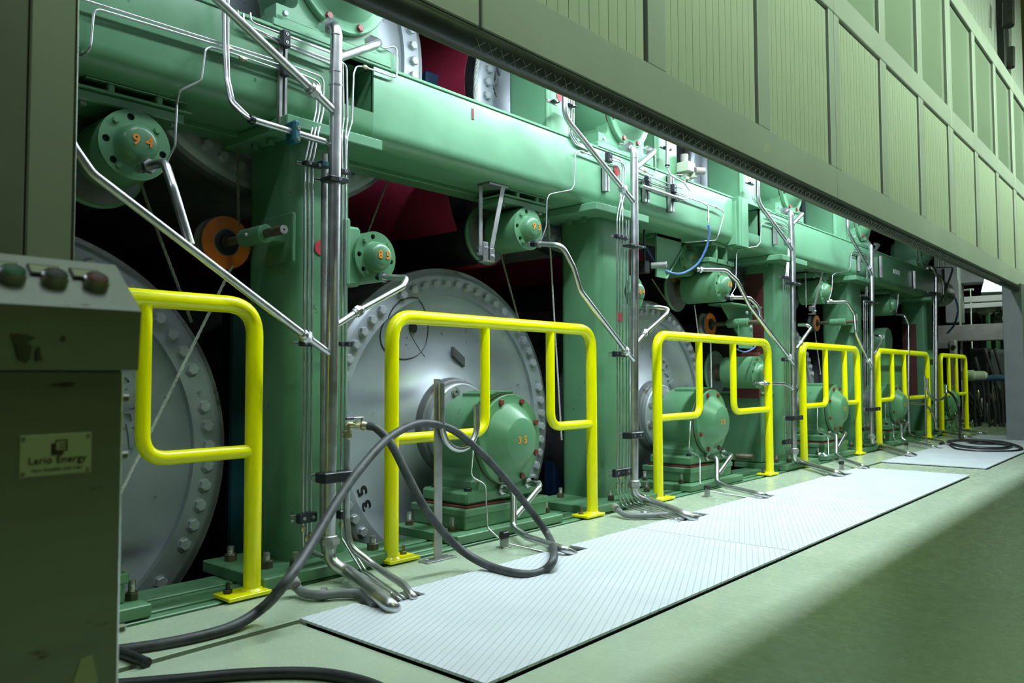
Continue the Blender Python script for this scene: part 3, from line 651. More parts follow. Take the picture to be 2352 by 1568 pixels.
pulley(1876,742,3.05,.085,'orange rope pulley with a long shaft on the fourth column',shaft_to=.40,xcol=cinfo['D'][0])
# bracket assembly between bearings 78 and 80
b=thing('roller_bracket','green slotted bracket plate with bolts, below the number 78 bearing','bracket',tuple(P(1735,740,2.9)))
a1=P(1665,695,2.95); a2=P(1737,810,2.86)
MB().prism([(P(1665,697,2.9).x,P(1665,697,2.9).z),(P(1735,697,2.9).x,P(1735,700,2.9).z),(P(1737,775,2.9).x,P(1737,776,2.9).z),(P(1708,775,2.9).x,P(1708,776,2.9).z)],'y',2.93,2.945).build('gusset_plate','green',b)
MB().box(P(1665,697,2.9).x,P(1735,697,2.9).x,2.84,3.05,P(1665,699,2.9).z,P(1665,695,2.9).z,.002).box(P(1700,760,2.84).x,P(1732,800,2.84).x,2.85,2.86,P(1715,800,2.84).z,P(1715,735,2.84).z,.002).build('support_plate','green',b)
for u,v in ((1714,718),(1727,718),(1724,751)): MB().hexa(tuple(P(u,v,2.85)),(0,-1,0),.014,.014).build('bolt','bolt_zinc',b)

gx=P(1565,560,2.95); g0=P(1508,520,2.95)
t=thing('gusset_bracket','dark green triangular gusset plate below the beam behind the blue hose','bracket',(gx.x,2.95,1.5))
MB().prism([(g0.x,BB),(gx.x,BB),(gx.x,P(1565,575,2.95).z),(P(1533,640,2.95).x,P(1533,640,2.95).z),(g0.x,P(1508,635,2.95).z)],'y',2.95,2.965).box(g0.x,gx.x,2.95,3.2,BB-.03,BB-.001).build('plate','green',t)
MB().tube([P(1530,640,2.945),P(1567,574,2.945)],.008,seg=6).build('edge_flange','green_lit',t)
c=P(1496,610,2.9); t=thing('limit_switch','small chrome cylinder beside the dark green gusset plate','switch',tuple(c))
MB().cyl((c.x,c.y,c.z),(.3,-.95,0),.022,.11,18,c=.003).build('body','steel_dull',t); MB().box(c.x-.03,c.x+.03,2.93,2.99,c.z-.05,c.z+.04,.006).box(c.x-.008,c.x+.008,2.95,2.96,c.z+.03,BB-.001,.001).build('bracket','black',t)
pulley(1552,628,3.2,.075,'orange pulley half hidden behind the dark green gusset plate')
sx=P(1750,1000,2.86).x
t=thing('bearing_stand','green pedestal stand under the number 80 bearing, against the third column','stand',(sx,3,0))
MB().box(sx,cinfo['C'][0]-.004,2.86,3.3,.055,.64,.01).build('body','green',t); MB().box(sx-.01,cinfo['C'][0]-.004,2.85,3.31,.64,.66,.004).build('top_plate','green',t)
c=P(1690,1048,2.9); MB().cyl((c.x,c.y,c.z),(.35,-.94,0),.028,.14,18,c=.003).build('shaft_end','bolt_brown',t)
a=P(2020,800,2.95); b=P(2078,880,2.95)
t=thing('drive_casing','green boxy casing behind the fifth yellow guard rail','machine housing',(a.x,2.95,0))
MB().box(a.x,b.x,2.95,3.1,.055,a.z,.012).build('body','green',t); MB().lathe((a.x+.35,2.94,a.z+.10),(0,1,0),[(.16,0),(.17,.02),(.17,.3)],28).build('motor','green',t); MB().box(a.x+.2,a.x+.5,2.96,3.08,a.z-.02,a.z+.05,.01).build('motor_foot','green',t)
# ------------------------------------------------------------ hanging sensor brackets (V shaped steel)
def vbracket(pts,y,lab):
    a,b_,c,e=[P(u,v,y) for u,v in pts]
    t=thing('sensor_bracket',lab,'bracket',tuple(a),'thin steel brackets hanging below the beam')
    def strap(p,q,w,yo):
        d=(q-p).normalized(); n=Vector((d.z,0,-d.x))*w/2; mb=MB(); vs=[]
        for yy in (yo,yo+.004):
            for s_ in (p+n,p-n,q-n,q+n): vs.append((s_.x,yy,s_.z))
        return mb.add(vs,[(0,1,2,3),(4,5,6,7),(0,1,5,4),(1,2,6,5),(2,3,7,6),(3,0,4,7)])
    strap(a,c,.030,y-.03).build('strap','steel_dull',t,smooth=0); strap(b_,c,.026,y+.05).build('strap','steel_dull',t,smooth=0)
    MB().box(min(a.x,b_.x)-.02,max(a.x,b_.x)+.02,y-.035,y+.06,BB-.012,BB-.002,.001).build('top_plate','steel_dull',t)
    MB().box(c.x-.016,c.x+.022,y-.034,y-.026,c.z-.07,c.z,.002).box(c.x-.07,c.x-.03,y-.034,y-.026,c.z-.07,c.z+.03,.002).box(c.x-.07,c.x+.02,y-.034,y+.01,c.z-.074,c.z-.066,.002).build('sensor_plate','steel',t)
    MB().lathe((c.x-.075,y-.03,c.z-.02),(0,1,0),[(.026,0),(.026,.02)],20).build('wheel','steel',t)
    MB().hexa((c.x+.002,y-.034,c.z-.04),(0,-1,0),.009,.01).hexa((c.x-.045,y-.034,c.z-.0),(0,-1,0),.006,.01).build('bolt','bolt_zinc',t)
vbracket(((1152,405),(1120,412),(1120,572),(0,0)),2.86,'V shaped steel sensor bracket hanging below the beam, left of the number 93 bearing')
vbracket(((1884,620),(1862,625),(1864,705),(0,0)),2.86,'far V shaped steel sensor bracket, between the third and fourth columns')

# ------------------------------------------------------------ yellow guard rails
def rail(us,lab,ty=2.66):
    y=ty; z1=1.10-.03; r=.0315; ri=.0245
    x0,xa,xb_,x1=[P(u,860,y).x for u in us]
    t=thing('guard_rail',lab,'railing',((x0+x1)/2,y,0),'yellow tubular guard rails along the machine')
    MB().tube([(x0,y,.02),(x0,y,z1),(x1,y,z1),(x1,y,.02)],r,fil=.115,seg=24,n=9).build('outer_frame','yellow',t,smooth=50)
    zb=.53
    MB().tube([(xa,y,z1-.02),(xa,y,zb),(x0+.02,y,zb)],ri,fil=.085,seg=20,n=8).build('inner_loop','yellow',t,smooth=50)
    MB().tube([(xb_,y,z1-.02),(xb_,y,zb),(x1-.02,y,zb)],ri,fil=.085,seg=20,n=8).build('inner_loop','yellow',t,smooth=50)
    for x,s_ in ((x0,1),(x1,-1)):
        f=MB().box(x-.05 if s_>0 else x-.12,x+.12 if s_>0 else x+.05,y-.055,y+.06,.007,.021,.002).lathe((x,y,.02),(0,0,1),[(.044,0),(.034,.01)],24).build('foot_plate','yellow',t)
        for dx in (.085*s_,): 
            MB().hexa((x+dx,y+.02,.021),(0,0,1),.016,.014).cyl((x+dx,y+.02,.03),(0,0,1),.008,.03,10).build('anchor_bolt','bolt_brown',f)
    return t
rail((-150,328,430,584),'nearest yellow guard rail, cut off by the grey control cabinet') if False else None
# nearest rail: left part runs behind the cabinet
def rail1():
    y=2.66; x1=P(584,860,y).x; xb_=P(330,860,y).x; x0=x1-1.5
    t=thing('guard_rail','nearest yellow guard rail, its left part hidden behind the grey control cabinet','railing',((x0+x1)/2,y,0),'yellow tubular guard rails along the machine')
    MB().tube([(x0,y,.02),(x0,y,1.07),(x1,y,1.07),(x1,y,.02)],.0315,fil=.115,seg=28,n=10).build('outer_frame','yellow',t,smooth=50)
    MB().tube([(xb_,y,1.05),(xb_,y,.53),(x1-.02,y,.53)],.0245,fil=.085,seg=24,n=9).build('inner_loop','yellow',t,smooth=50)
    MB().tube([(xb_-.45,y,1.05),(xb_-.45,y,.53),(x0+.02,y,.53)],.0245,fil=.085,seg=24,n=9).build('inner_loop','yellow',t,smooth=50)
    for x,s_ in ((x0,1),(x1,-1)):
        f=MB().box(x-.05 if s_>0 else x-.12,x+.12 if s_>0 else x+.05,y-.055,y+.06,.007,.021,.002).lathe((x,y,.02),(0,0,1),[(.044,0),(.034,.01)],24).build('foot_plate','yellow',t)
        MB().hexa((x+.085*s_,y+.02,.021),(0,0,1),.016,.014).cyl((x+.085*s_,y+.02,.03),(0,0,1),.008,.03,10).build('anchor_bolt','black',f)
rail1()
rail((900,1114,1264,1358),'second yellow guard rail, in front of the number 35 housing')
rail((1509,1606,1684,1764),'third yellow guard rail, in front of the number 33 housing')
rail((1843,1896,1940,1969),'fourth yellow guard rail, in front of the number 31 housing')
rail((2016,2049,2077,2130),'fifth yellow guard rail, behind the far hose hook')
rail((2160,2179,2196,2217),'farthest and smallest yellow guard rail')

# ------------------------------------------------------------ pipes
RY=2.60
def pth(name,lab,cat,pts,r,fil,mt='steel',group=None,seg=14,parts=()):
    w=pipe_pts(pts); t=thing(name,lab,cat,tuple(w[0]),group)
    MB().tube(w,r,fil=fil,seg=seg).build('tube',mt,t,smooth=60)
    for kind,a,b,rr,ll,mm in parts:
        pa,pb=pipe_pts([a,b]); d=(pb-pa).normalized()
        if kind=='union':
            n=MB().hexa(tuple(pa-d*ll*.2),d,rr,ll*.45,rot=.3).lathe(tuple(pa-d*ll*.5),d,[(rr*.7,0),(rr*.8,.004),(rr*.8,ll*.3)],16).lathe(tuple(pa+d*ll*.2),d,[(rr*.8,0),(rr*.72,ll*.3)],16).build('union_nut',mm,t)
        elif kind=='nut':
            MB().hexa(tuple(pa),d,rr,ll,rot=.2).build('hex_nut',mm,t)
        elif kind=='socket':
            MB().lathe(tuple(pa),d,[(rr,0),(rr*1.08,.004),(rr*1.08,ll-.004),(rr,ll)],20).build('socket',mm,t)
        elif kind=='seam':
            MB().lathe(tuple(pa-d*.002),d,[(rr,0),(rr,.004)],20).build('weld_ring',mm,t)
    return t
def FLz(u,v,z): return ['w',FL(u,v,z)]
# main risers with their floor run
RG='stainless riser pipes in front of the columns'
pth('riser_pipe','thick stainless riser pipe in front of the nearest column','pipe',[(742,62,2.70),(773,60,RY),(771,240,RY),(757,1240,RY),(757,1290,RY),['w',FL(800,1312,.045)],['w',FL(868,1368,.045)],['w',FL(905,1398,.03)],['w',FL(907,1400,-.12)]],.0245,.06,group=RG,seg=22,
    parts=[('nut',(762,62,2.63),(735,62,2.72),.036,.03,'steel'),('union',(757,1243,RY),(757,1290,RY),.040,.05,'steel_dull'),('seam',(772,82,RY),(771,120,RY),.0262,0,'steel'),('seam',(771,166,RY),(771,220,RY),.027,0,'steel'),('seam',(771,196,RY),(771,220,RY),.028,0,'steel')])
pth('riser_pipe','thick stainless riser pipe in front of the second column','pipe',[(1425,336,2.70),(1456,342,RY),(1458,560,RY),(1457,1110,RY),(1457,1132,RY),['w',FL(1480,1145,.05)],['w',FL(1570,1180,.045)],['w',FL(1595,1192,.02)],['w',FL(1597,1193,-.12)]],.0235,.05,group=RG,seg=20,
    parts=[('nut',(1446,337,2.62),(1425,336,2.70),.036,.03,'steel'),('union',(1457,1112,RY),(1457,1130,RY),.040,.05,'steel_dull'),('seam',(1456,363,RY),(1457,400,RY),.0252,0,'steel')])
pth('riser_pipe','stainless riser pipe in front of the third column','pipe',[(1797,484,2.70),(1816,488,RY),(1821,600,RY),(1824,1036,RY),(1824,1052,RY),['w',FL(1838,1060,.05)],['w',FL(1920,1085,.045)],['w',FL(1936,1092,.02)],['w',FL(1937,1093,-.12)]],.0235,.05,group=RG,seg=16,
    parts=[('nut',(1806,485,2.64),(1797,484,2.70),.036,.03,'steel'),('union',(1824,1036,RY),(1824,1050,RY),.042,.05,'steel_dull')])
pth('riser_pipe','stainless riser pipe in front of the fourth column','pipe',[(1984,560,2.70),(2001,564,RY),(2003,700,RY),(2002,1003,RY),(2003,1014,RY),['w',FL(2012,1018,.05)],['w',FL(2085,1041,.045)],['w',FL(2100,1046,.02)],['w',FL(2101,1047,-.12)]],.0235,.05,group=RG,seg=14,
    parts=[('union',(2002,1003,RY),(2002,1012,RY),.042,.05,'steel_dull')])
pth('riser_pipe','farthest stainless riser pipe, in front of the darkest column','pipe',[(2125,613,2.70),(2141,614,RY),(2150,632,RY),(2150,975,RY),(2150,984,RY),['w',FL(2158,988,.05)],['w',FL(2215,1002,.045)],['w',FL(2228,1006,.02)]],.0225,.05,group=RG,seg=12)
# second thinner conduit behind riser A and water pipe right of it
pth('conduit_pipe','dark conduit close behind the nearest riser pipe','pipe',[(748,355,2.70),(745,420,2.70),(742,1225,2.70),(745,1262,2.70),(765,1310,2.68)],.014,.03,mt='steel_dull')
pth('water_pipe','stainless water pipe with a brass tap, right of the nearest riser pipe','pipe',[(797,1003,2.60),(796,1190,2.60),(803,1255,2.58),['w',FL(862,1300,.05)],['w',FL(930,1345,.045)],['w',FL(952,1375,.02)],['w',FL(954,1378,-.1)]],.0135,.09,seg=16,
    parts=[('union',(798,1000,2.6),(797,960,2.6),.02,.03,'brass_zinc')])
# branches
BG='short stainless branch pipes to the bearings'
pth('branch_pipe','short stainless branch rising right from the top of the nearest riser pipe','pipe',[(772,135,RY),(862,103,2.62),(870,98,2.66),(852,96,2.70)],.018,.02,group=BG,parts=[('nut',(856,98,2.66),(846,96,2.72),.032,.03,'steel')])
pth('branch_pipe','short stainless branch rising right from the top of the second riser pipe','pipe',[(1458,388,RY),(1499,352,2.62),(1502,346,2.66),(1488,346,2.70)],.018,.02,group=BG,parts=[('nut',(1491,346,2.67),(1480,345,2.72),.032,.03,'steel')])
pth('branch_pipe','short stainless branch rising right from the top of the third riser pipe','pipe',[(1820,515,RY),(1842,492,2.62),(1832,489,2.70)],.018,.02,group=BG)
pth('branch_pipe','short stainless branch rising right from the top of the fourth riser pipe','pipe',[(2003,585,RY),(2018,563,2.62),(2010,560,2.70)],.018,.02,group=BG)
DG='slanting stainless pipes joining the risers'
pth('slanting_pipe','upper slanting stainless pipe running from the top edge to the nearest riser pipe','pipe',[(430,-70,2.55),(500,0,2.55),(719,208,2.58),(768,257,RY)],.0165,.05,group=DG,seg=18,parts=[('union',(719,208,2.58),(768,257,RY),.031,.05,'steel_dull')])
pth('slanting_pipe','upper slanting stainless pipe joining the second riser pipe','pipe',[(1297,60,2.62),(1297,268,2.62),(1432,436,2.60),(1457,466,RY)],.0165,.10,group=DG,parts=[('union',(1430,434,2.60),(1457,466,RY),.031,.05,'steel')])
pth('slanting_pipe','upper slanting stainless pipe joining the third riser pipe','pipe',[(1739,300,2.62),(1741,465,2.62),(1808,556,2.60),(1822,580,RY)],.0165,.10,group=DG,parts=[('union',(1808,556,2.60),(1822,580,RY),.033,.05,'steel')])
pth('slanting_pipe','upper slanting stainless pipe joining the fourth riser pipe','pipe',[(1945,420,2.62),(1947,532,2.62),(1995,616,2.60),(2003,636,RY)],.0165,.10,group=DG,parts=[('union',(1995,616,2.60),(2003,636,RY),.033,.05,'steel')])
pth('slanting_pipe','lower slanting stainless pipe crossing from the left edge to the nearest riser pipe','pipe',[(150,295,2.56),(170,338,2.56),(212,398,2.56),(702,772,2.57),(757,812,RY)],.0145,.08,group=DG,seg=18,parts=[('union',(702,772,2.57),(757,812,RY),.027,.045,'steel')])
pth('curved_pipe','curved stainless pipe from the number 94 bearing down to the slanting pipe','pipe',[(318,388,2.82),(345,380,2.74),(378,372,2.66),(397,430,2.60),(437,562,2.57)],.016,.05,group=DG,seg=16,parts=[('nut',(346,380,2.74),(318,388,2.82),.026,.022,'steel'),('nut',(335,383,2.775),(318,388,2.82),.018,.035,'black_plastic')])
pth('slanting_pipe','lower slanting stainless pipe from the number 93 bearing to the second riser pipe','pipe',[(1216,560,2.82),(1290,562,2.62),(1316,612,2.60),(1333,668,2.60),(1438,806,2.59),(1458,830,RY)],.0155,.07,group=DG,seg=16,parts=[('union',(1438,806,2.59),(1458,830,RY),.029,.045,'steel'),('nut',(1240,560,2.75),(1225,560,2.8),.025,.022,'steel'),('nut',(1232,560,2.775),(1216,560,2.82),.018,.035,'black_plastic')])
pth('slanting_pipe','lower slanting stainless pipe joining the third riser pipe','pipe',[(1600,619,2.80),(1666,620,2.66),(1693,645,2.62),(1722,703,2.60),(1812,820,2.59),(1826,842,RY)],.0155,.08,group=DG,parts=[('union',(1812,820,2.59),(1826,842,RY),.03,.045,'steel'),('nut',(1605,619,2.79),(1620,619,2.77),.026,.022,'steel')])
pth('curved_pipe','curved stainless pipe from the number 78 bearing to the slanting pipe','pipe',[(1668,683,2.78),(1722,684,2.65),(1742,705,2.62),(1748,738,2.60)],.015,.06,group=DG,parts=[('nut',(1684,683,2.74),(1668,683,2.78),.025,.022,'steel'),('nut',(1676,683,2.76),(1668,683,2.78),.018,.035,'black_plastic')])
pth('slanting_pipe','lower slanting stainless pipe from the number 77 bearing to the fourth riser pipe','pipe',[(1898,694,2.80),(1945,693,2.66),(1962,720,2.62),(1966,765,2.60),(1994,828,2.59),(2003,846,RY)],.0155,.07,group=DG,parts=[('union',(1994,828,2.59),(2003,846,RY),.03,.045,'steel'),('nut',(1910,693,2.76),(1898,693,2.80),.025,.022,'steel')])
pth('return_pipe','stainless pipe bent back from the number 85 bearing to the nearest riser pipe','pipe',[(868,636,2.76),(905,637,2.66),(935,637,2.60),(925,658,2.58),(820,716,2.59),(770,748,RY)],.0135,.03,group=DG,seg=16,parts=[('union',(822,715,2.59),(770,748,RY),.025,.04,'steel'),('nut',(885,637,2.715),(868,636,2.76),.024,.022,'steel'),('nut',(877,637,2.735),(868,636,2.76),.016,.03,'black_plastic')])
pth('return_pipe','stainless pipe bent back from the number 84 bearing to the second riser pipe','pipe',[(1478,704,2.76),(1505,705,2.66),(1536,708,2.60),(1530,722,2.58),(1482,765,2.59),(1462,788,RY)],.0135,.03,group=DG,parts=[('union',(1482,764,2.59),(1462,788,RY),.025,.04,'steel'),('nut',(1488,704,2.72),(1478,704,2.76),.024,.022,'steel')])
pth('return_pipe','stainless pipe bent back to the third riser pipe','pipe',[(1835,746,2.72),(1853,746,2.62),(1863,752,2.60),(1838,788,2.59),(1829,800,RY)],.0135,.03,group=DG,parts=[('union',(1838,788,2.59),(1829,800,RY),.025,.04,'steel')])
pth('return_pipe','stainless pipe bent back to the fourth riser pipe','pipe',[(2008,770,2.72),(2020,771,2.62),(2028,777,2.60),(2012,806,2.59),(2004,818,RY)],.0135,.03,group=DG)
pth('side_pipe','stainless pipe from the number 80 bearing to the third riser pipe','pipe',[(1728,881,2.74),(1750,880,2.66),(1800,881,2.62),(1818,890,2.61),(1824,905,RY)],.0135,.03,group=DG,parts=[('nut',(1757,880,2.655),(1750,880,2.66),.024,.03,'steel_dull')])
pth('down_pipe','stainless pipe from the far bearing down to the floor, behind the fifth yellow guard rail','pipe',[(2058,722,2.8),(2078,724,2.66),(2087,745,2.64),(2086,905,2.64),(2088,990,2.64),['w',FL(2092,1000,.03)],['w',FL(2165,1014,.03)]],.014,.05,group=DG)
pth('curved_pipe','curved stainless pipe at the foot of the farthest riser pipe','pipe',[(2090,925,2.72),(2125,928,2.64),(2140,945,2.62),(2150,972,RY)],.014,.05,group=DG)
pth('slanting_pipe','slanting stainless pipe at the top of the farthest riser pipe','pipe',[(2130,616,2.62),(2190,614,2.64),(2168,680,2.60),(2150,705,RY)],.0135,.04,group=DG)
pth('curved_pipe','curved stainless pipe above the far end of the beam','pipe',[(2150,628,2.66),(2166,645,2.62),(2168,700,2.62)],.014,.04,group=DG)
# drain pipes of the housings
def drain(tag_,a):
    n_=dict(zip(('number 35','number 33','number 31','number 29','farthest'),('nearest, under the second guard rail','in front of the third guard rail','in front of the fourth guard rail','beside the fifth guard rail','by the last small guard rail')))[tag_]
    pth('drain_pipe','stainless drain pipe down to the floor, '+n_,'pipe',a[0],.0165,.045,group='drain pipes of the lower housings',parts=[('nut',a[0][0],a[0][1],.032,.022,'steel')])
    pth('drain_branch','slanting stainless drain branch, '+n_,'pipe',a[1],.0155,.03,group='drain branches of the lower housings',parts=[('nut',a[1][0],a[1][1],.030,.022,'steel')])
    pth('grease_tube','thin bent steel grease tube, '+n_,'tube',a[2],.0042,.035,group='thin grease tubes of the lower housings',seg=8)
drain('number 35',([(1150,1122,2.755),(1180,1128,2.66),(1179,1212,2.62),['w',FL(1208,1232,.05)],['w',FL(1298,1262,.04)],['w',FL(1319,1272,.01)],['w',FL(1320,1274,-.1)]],[(1208,1108,2.755),(1240,1112,2.66),(1236,1122,2.63),(1184,1185,2.63)],[(1088,1020,2.73),(1082,1095,2.68),(1115,1112,2.64),(1120,1212,2.58),(1150,1240,2.5),['w',FL(1165,1248,.05)],['w',FL(1252,1268,.01)]]))
drain('number 33',([(1622,1048,2.755),(1647,1052,2.66),(1647,1107,2.62),['w',FL(1668,1117,.05)],['w',FL(1752,1136,.04)],['w',FL(1765,1142,.01)],['w',FL(1766,1143,-.1)]],[(1658,1040,2.755),(1680,1045,2.66),(1677,1050,2.63),(1650,1088,2.63)],[(1586,968,2.73),(1582,1036,2.68),(1608,1047,2.66),(1608,1112,2.60),['w',FL(1628,1127,.05)],['w',FL(1720,1143,.01)]]))
drain('number 31',([(1903,996,2.755),(1921,999,2.66),(1921,1044,2.62),['w',FL(1935,1054,.05)],['w',FL(1982,1070,.04)],['w',FL(1994,1076,.01)]],[(1927,990,2.755),(1942,994,2.66),(1940,1000,2.63),(1924,1028,2.63)],[(1878,938,2.73),(1877,990,2.68),(1902,999,2.66),(1903,1047,2.60),['w',FL(1915,1056,.05)],['w',FL(1962,1077,.01)]]))
drain('number 29',([(2055,972,2.755),(2070,975,2.66),(2071,1006,2.62),['w',FL(2082,1013,.05)],['w',FL(2143,1024,.04)],['w',FL(2152,1030,.01)]],[(2074,968,2.755),(2084,971,2.66),(2082,975,2.63),(2073,995,2.63)],[(2033,925,2.73),(2034,965,2.68),(2051,970,2.66),(2053,1007,2.60),['w',FL(2062,1014,.05)],['w',FL(2128,1030,.01)]]))
drain('farthest',([(2190,950,2.755),(2197,954,2.66),(2197,980,2.62),['w',FL(2205,987,.05)],['w',FL(2255,994,.04)],['w',FL(2262,996,.01)]],[(2198,948,2.755),(2205,951,2.66),(2198,970,2.63)],[(2168,945,2.73),(2181,950,2.66),(2182,980,2.60),['w',FL(2195,988,.03)]]))
for (u,v,lab) in ((1159,1245,'second guard rail'),(1625,1128,'third guard rail'),(1933,1066,'fourth guard rail'),(2082,1020,'fifth guard rail')):
    c=FL(u,v+12,0); t=thing('tube_clip','small black tube clip on the floor behind the %s'%lab,'clip',tuple(c),'tube clips standing on the floor')
    MB().box(c.x-.03,c.x+.03,c.y-.02,c.y+.03,.0,.004,.001).box(c.x-.022,c.x+.016,c.y-.012,c.y+.012,.003,.045,.002).hexa((c.x+.02,c.y+.018,.004),(0,0,1),.006,.007).build('foot','steel_dull',t)
    MB().box(c.x-.024,c.x+.02,c.y-.016,c.y+.016,.045,.075,.004).build('clip_block','black_plastic',t)

# thin lubrication tubes
TG='thin stainless lubrication tubes'
def tb_(lab,pts,r=.0043,fil=.03,mt='steel',parts=()): return pth('lubrication_tube',lab,'tube',pts,r,fil,mt=mt,group=TG,seg=8,parts=parts)
fit=lambda a,b: ('union',a,b,.0098,.028,'brass_zinc')
Y1=2.71; Y2=2.725
tA=[(697,(728,198),(725,258),(713.5,310),(-.0)),(705.5,(735,189),(733,258),(722,309),0),(715,(743,178),(742,256),(730,307),0)]
srcs=[[(484,108,Y2),(520,118,Y2),(645,161,Y2)],[(180,128,2.78),(207,118,Y2),(216,18,Y2),(522,110,Y2),(645,150,Y2)],[(150,-14,Y2),(519,102,Y2),(650,143,Y2)]]
nm=['left','middle','right']
for i,(ub,c1,c2_,c3,_) in enumerate(tA):
    pre=srcs[i]
    if i==0: pre=[(370,395,2.80),(402,335,2.76),(406,240,2.76),(412,208,2.74),(462,185,2.72),(472,112,2.715)]+pre
    fe=[FL(760+10*i+i*3,1290+2*i,.03),FL(860+8*i+18*i,1372-2*i,.035),FL(878+12*i,1396-3*i,-.05)]
    ps=pre+[(c1[0],c1[1],Y2),(c2_[0],c2_[1],Y2),(c3[0],c3[1],2.665),(ub+3,372,2.66),(ub-1,1170,2.66),(ub,1262,2.66)]+[['w',p] for p in fe]
    fp_=[fit((524,111,Y2),(560,122,Y2))] if i==1 else ([fit((558,135,Y2),(590,145,Y2))] if i==0 else [])
    fp_.append(fit((ub-1,1215+((i*37)%50)*.6,2.66),(ub-1,1250,2.66)))
    tb_('%s one of the three thin tubes left of the nearest riser pipe'%nm[i],ps,parts=fp_)
for i,(ut,ub,vt) in enumerate(((789,786,143),(798,794,150))):
    st=[(575-16*i,30+2*i,2.73),(576-16*i,50+4*i,2.72),(645,77+17*i,Y2),(758,121+17*i,Y2)]
    tb_('%s of the two thin tubes right of the nearest riser pipe'%('left' if i==0 else 'right'),st+[(ut-2,vt-5,Y2),(ut,275,Y2),(ub-1,314,2.66),(ub,400,2.66),(ub-3,1180,2.66),(ub-2,1235,2.66),['w',FL(830+10*i,1310,.03)],['w',FL(925+8*i,1380-4*i,.03)],['w',FL(935+8*i,1386-4*i,-.05)]],parts=[fit((ub-3,1205-20*i,2.66),(ub-3,1240,2.66))])
tb_('thin tube looping from the upper housing over the notch in the beam and down',[(868,98,2.74),(880,112,2.735),(903,106,2.735),(911,112,2.735),(911,176,2.735),(903,177,2.735),(835,153,2.735),(818,152,2.735),(812,170,2.735),(808,280,2.72),(797,316,2.66),(794,400,2.66)],parts=[fit((838,154,2.735),(858,160,2.735))])
tb_('third thin tube along the top of the beam, ending behind the nearest riser pipe',[(545,24,2.73),(546,48,2.73),(600,75,Y2),(645,101,Y2),(760,147,Y2)])
tb_('thin vertical tube left of the slanting pipe at the top, curving to a thick sleeve',[(515,-40,2.70),(514,30,2.70),(515,100,2.70),(519,180,2.69),(530,235,2.66),(560,265,2.62),(575,274,2.61)],r=.0075,fil=.06)
tb_('second thin vertical tube at the top, beside the first',[(524,-40,2.70),(523,100,2.70),(525,180,2.69),(536,232,2.66),(572,268,2.62)],r=.006,fil=.06)
t=pth('sleeve_pipe','stainless sleeve pipe lying across the top of the nearest column, in a teal clamp','pipe',[(575,274,2.61),(745,325,2.61)],.0135,0,seg=18,parts=[('socket',(573,273,2.61),(600,282,2.61),.016,.02,'black_plastic')])
pth('sleeve_pipe','two small tubes bending down from the end of the stainless sleeve pipe','pipe',[(743,324,2.61),(757,333,2.61),(757,372,2.66)],.0075,.03,mt='steel_dull')
def block(lab,u0,v0,u1,v1,y,th=.03,mt='black_plastic',nscrew=2,grp='black plastic pipe clamps',vert=False,railx=0.0):
    a=P(u0,v0,y); b=P(u1,v1,y); x0,x1=min(a.x,b.x),max(a.x,b.x); z0,z1=min(a.z,b.z),max(a.z,b.z)
    t=thing('pipe_clamp',lab,'clamp',((x0+x1)/2,y,z0),grp)
    MB().box(x0,x1,y-th/2,y+th/2,z0,z1,.004).build('clamp_body',mt,t)
    for i in range(nscrew):
        f=(i+.5)/nscrew; px,pz=(x0+(x1-x0)*f,(z0+z1)/2) if not vert else ((x0+x1)/2,z0+(z1-z0)*f)
        MB().lathe((px,y-th/2,pz),(0,-1,0),[(.0065,-.001),(.0065,.002),(.003,.002),(.003,.0)],12).build('screw','steel',t)
    if not vert: MB().box(x0-railx-.02,x1+.012,y+th/2,y+th/2+.012,z0+.006,z0+.014,.001).box(x0-railx-.02,x1+.012,y+th/2,y+th/2+.012,z1-.014,z1-.006,.001).build('mounting_rail','steel_dull',t)
    return t
block('black clamp block on the three thin tubes, high on the nearest column',697,368,740,388,2.655)
block('black clamp block right of the nearest riser pipe, high on the column',778,386,802,402,2.655,nscrew=1)
block('black clamp around the nearest riser pipe, below its upper tube clamps',747,404,790,424,2.60,th=.075,nscrew=1)
block('black clamp block on the three thin tubes, halfway down the nearest column',690,781,722,796,2.655)
block('black clamp block right of the nearest riser pipe, halfway down',774,783,806,796,2.655)
block('black clamp around the riser and the water pipe, at knee height',735,1086,802,1102,2.60,th=.07,nscrew=0)
block('black clamp block on the three thin tubes, near the foot of the nearest column',684,1180,725,1196,2.655)
block('black clamp block right of the nearest riser pipe, near its foot',776,1172,800,1188,2.655,nscrew=1)
block('black twin clamp block on the upper tubes of the beam',646,68,664,112,2.705,vert=True)
block('black clamp block on the lower tubes of the beam',646,142,662,178,2.705,vert=True,nscrew=1)
t=solo(MB().box(P(640,100,2.735).x,P(647,100,2.735).x,2.725,2.745,P(640,285,2.735).z,P(640,80,2.735).z,.001).box(P(652,100,2.735).x,P(658,100,2.735).x,2.725,2.745,P(655,288,2.735).z,P(655,80,2.735).z,.001),'clamp_rail','steel_dull','vertical slotted steel clamp rail crossing the beam left of the nearest column','rail',tuple(P(648,285,2.735)))
a=P(672,303,2.61); t=thing('pipe_clamp','teal plastic clamp around the stainless sleeve pipe','clamp',tuple(a),'teal plastic pipe clamps')
MB().box(a.x-.012,a.x+.020,2.58,2.645,a.z-.045,a.z+.042,.008).build('clamp_body','teal',t)
for dz in (-.03,.012): MB().lathe((a.x+.008,2.58,a.z+dz),(0,-1,0),[(.007,-.001),(.007,.002),(.003,.002),(.003,0)],12).build('screw','brass_zinc',t)
a=P(750,378,2.65); t=solo(MB().box(a.x-.03,a.x+.02,2.64,2.68,a.z-.012,a.z+.012,.004),'pipe_clamp','teal','teal plastic clamp half hidden behind the nearest riser pipe','clamp',tuple(a),'teal plastic pipe clamps')
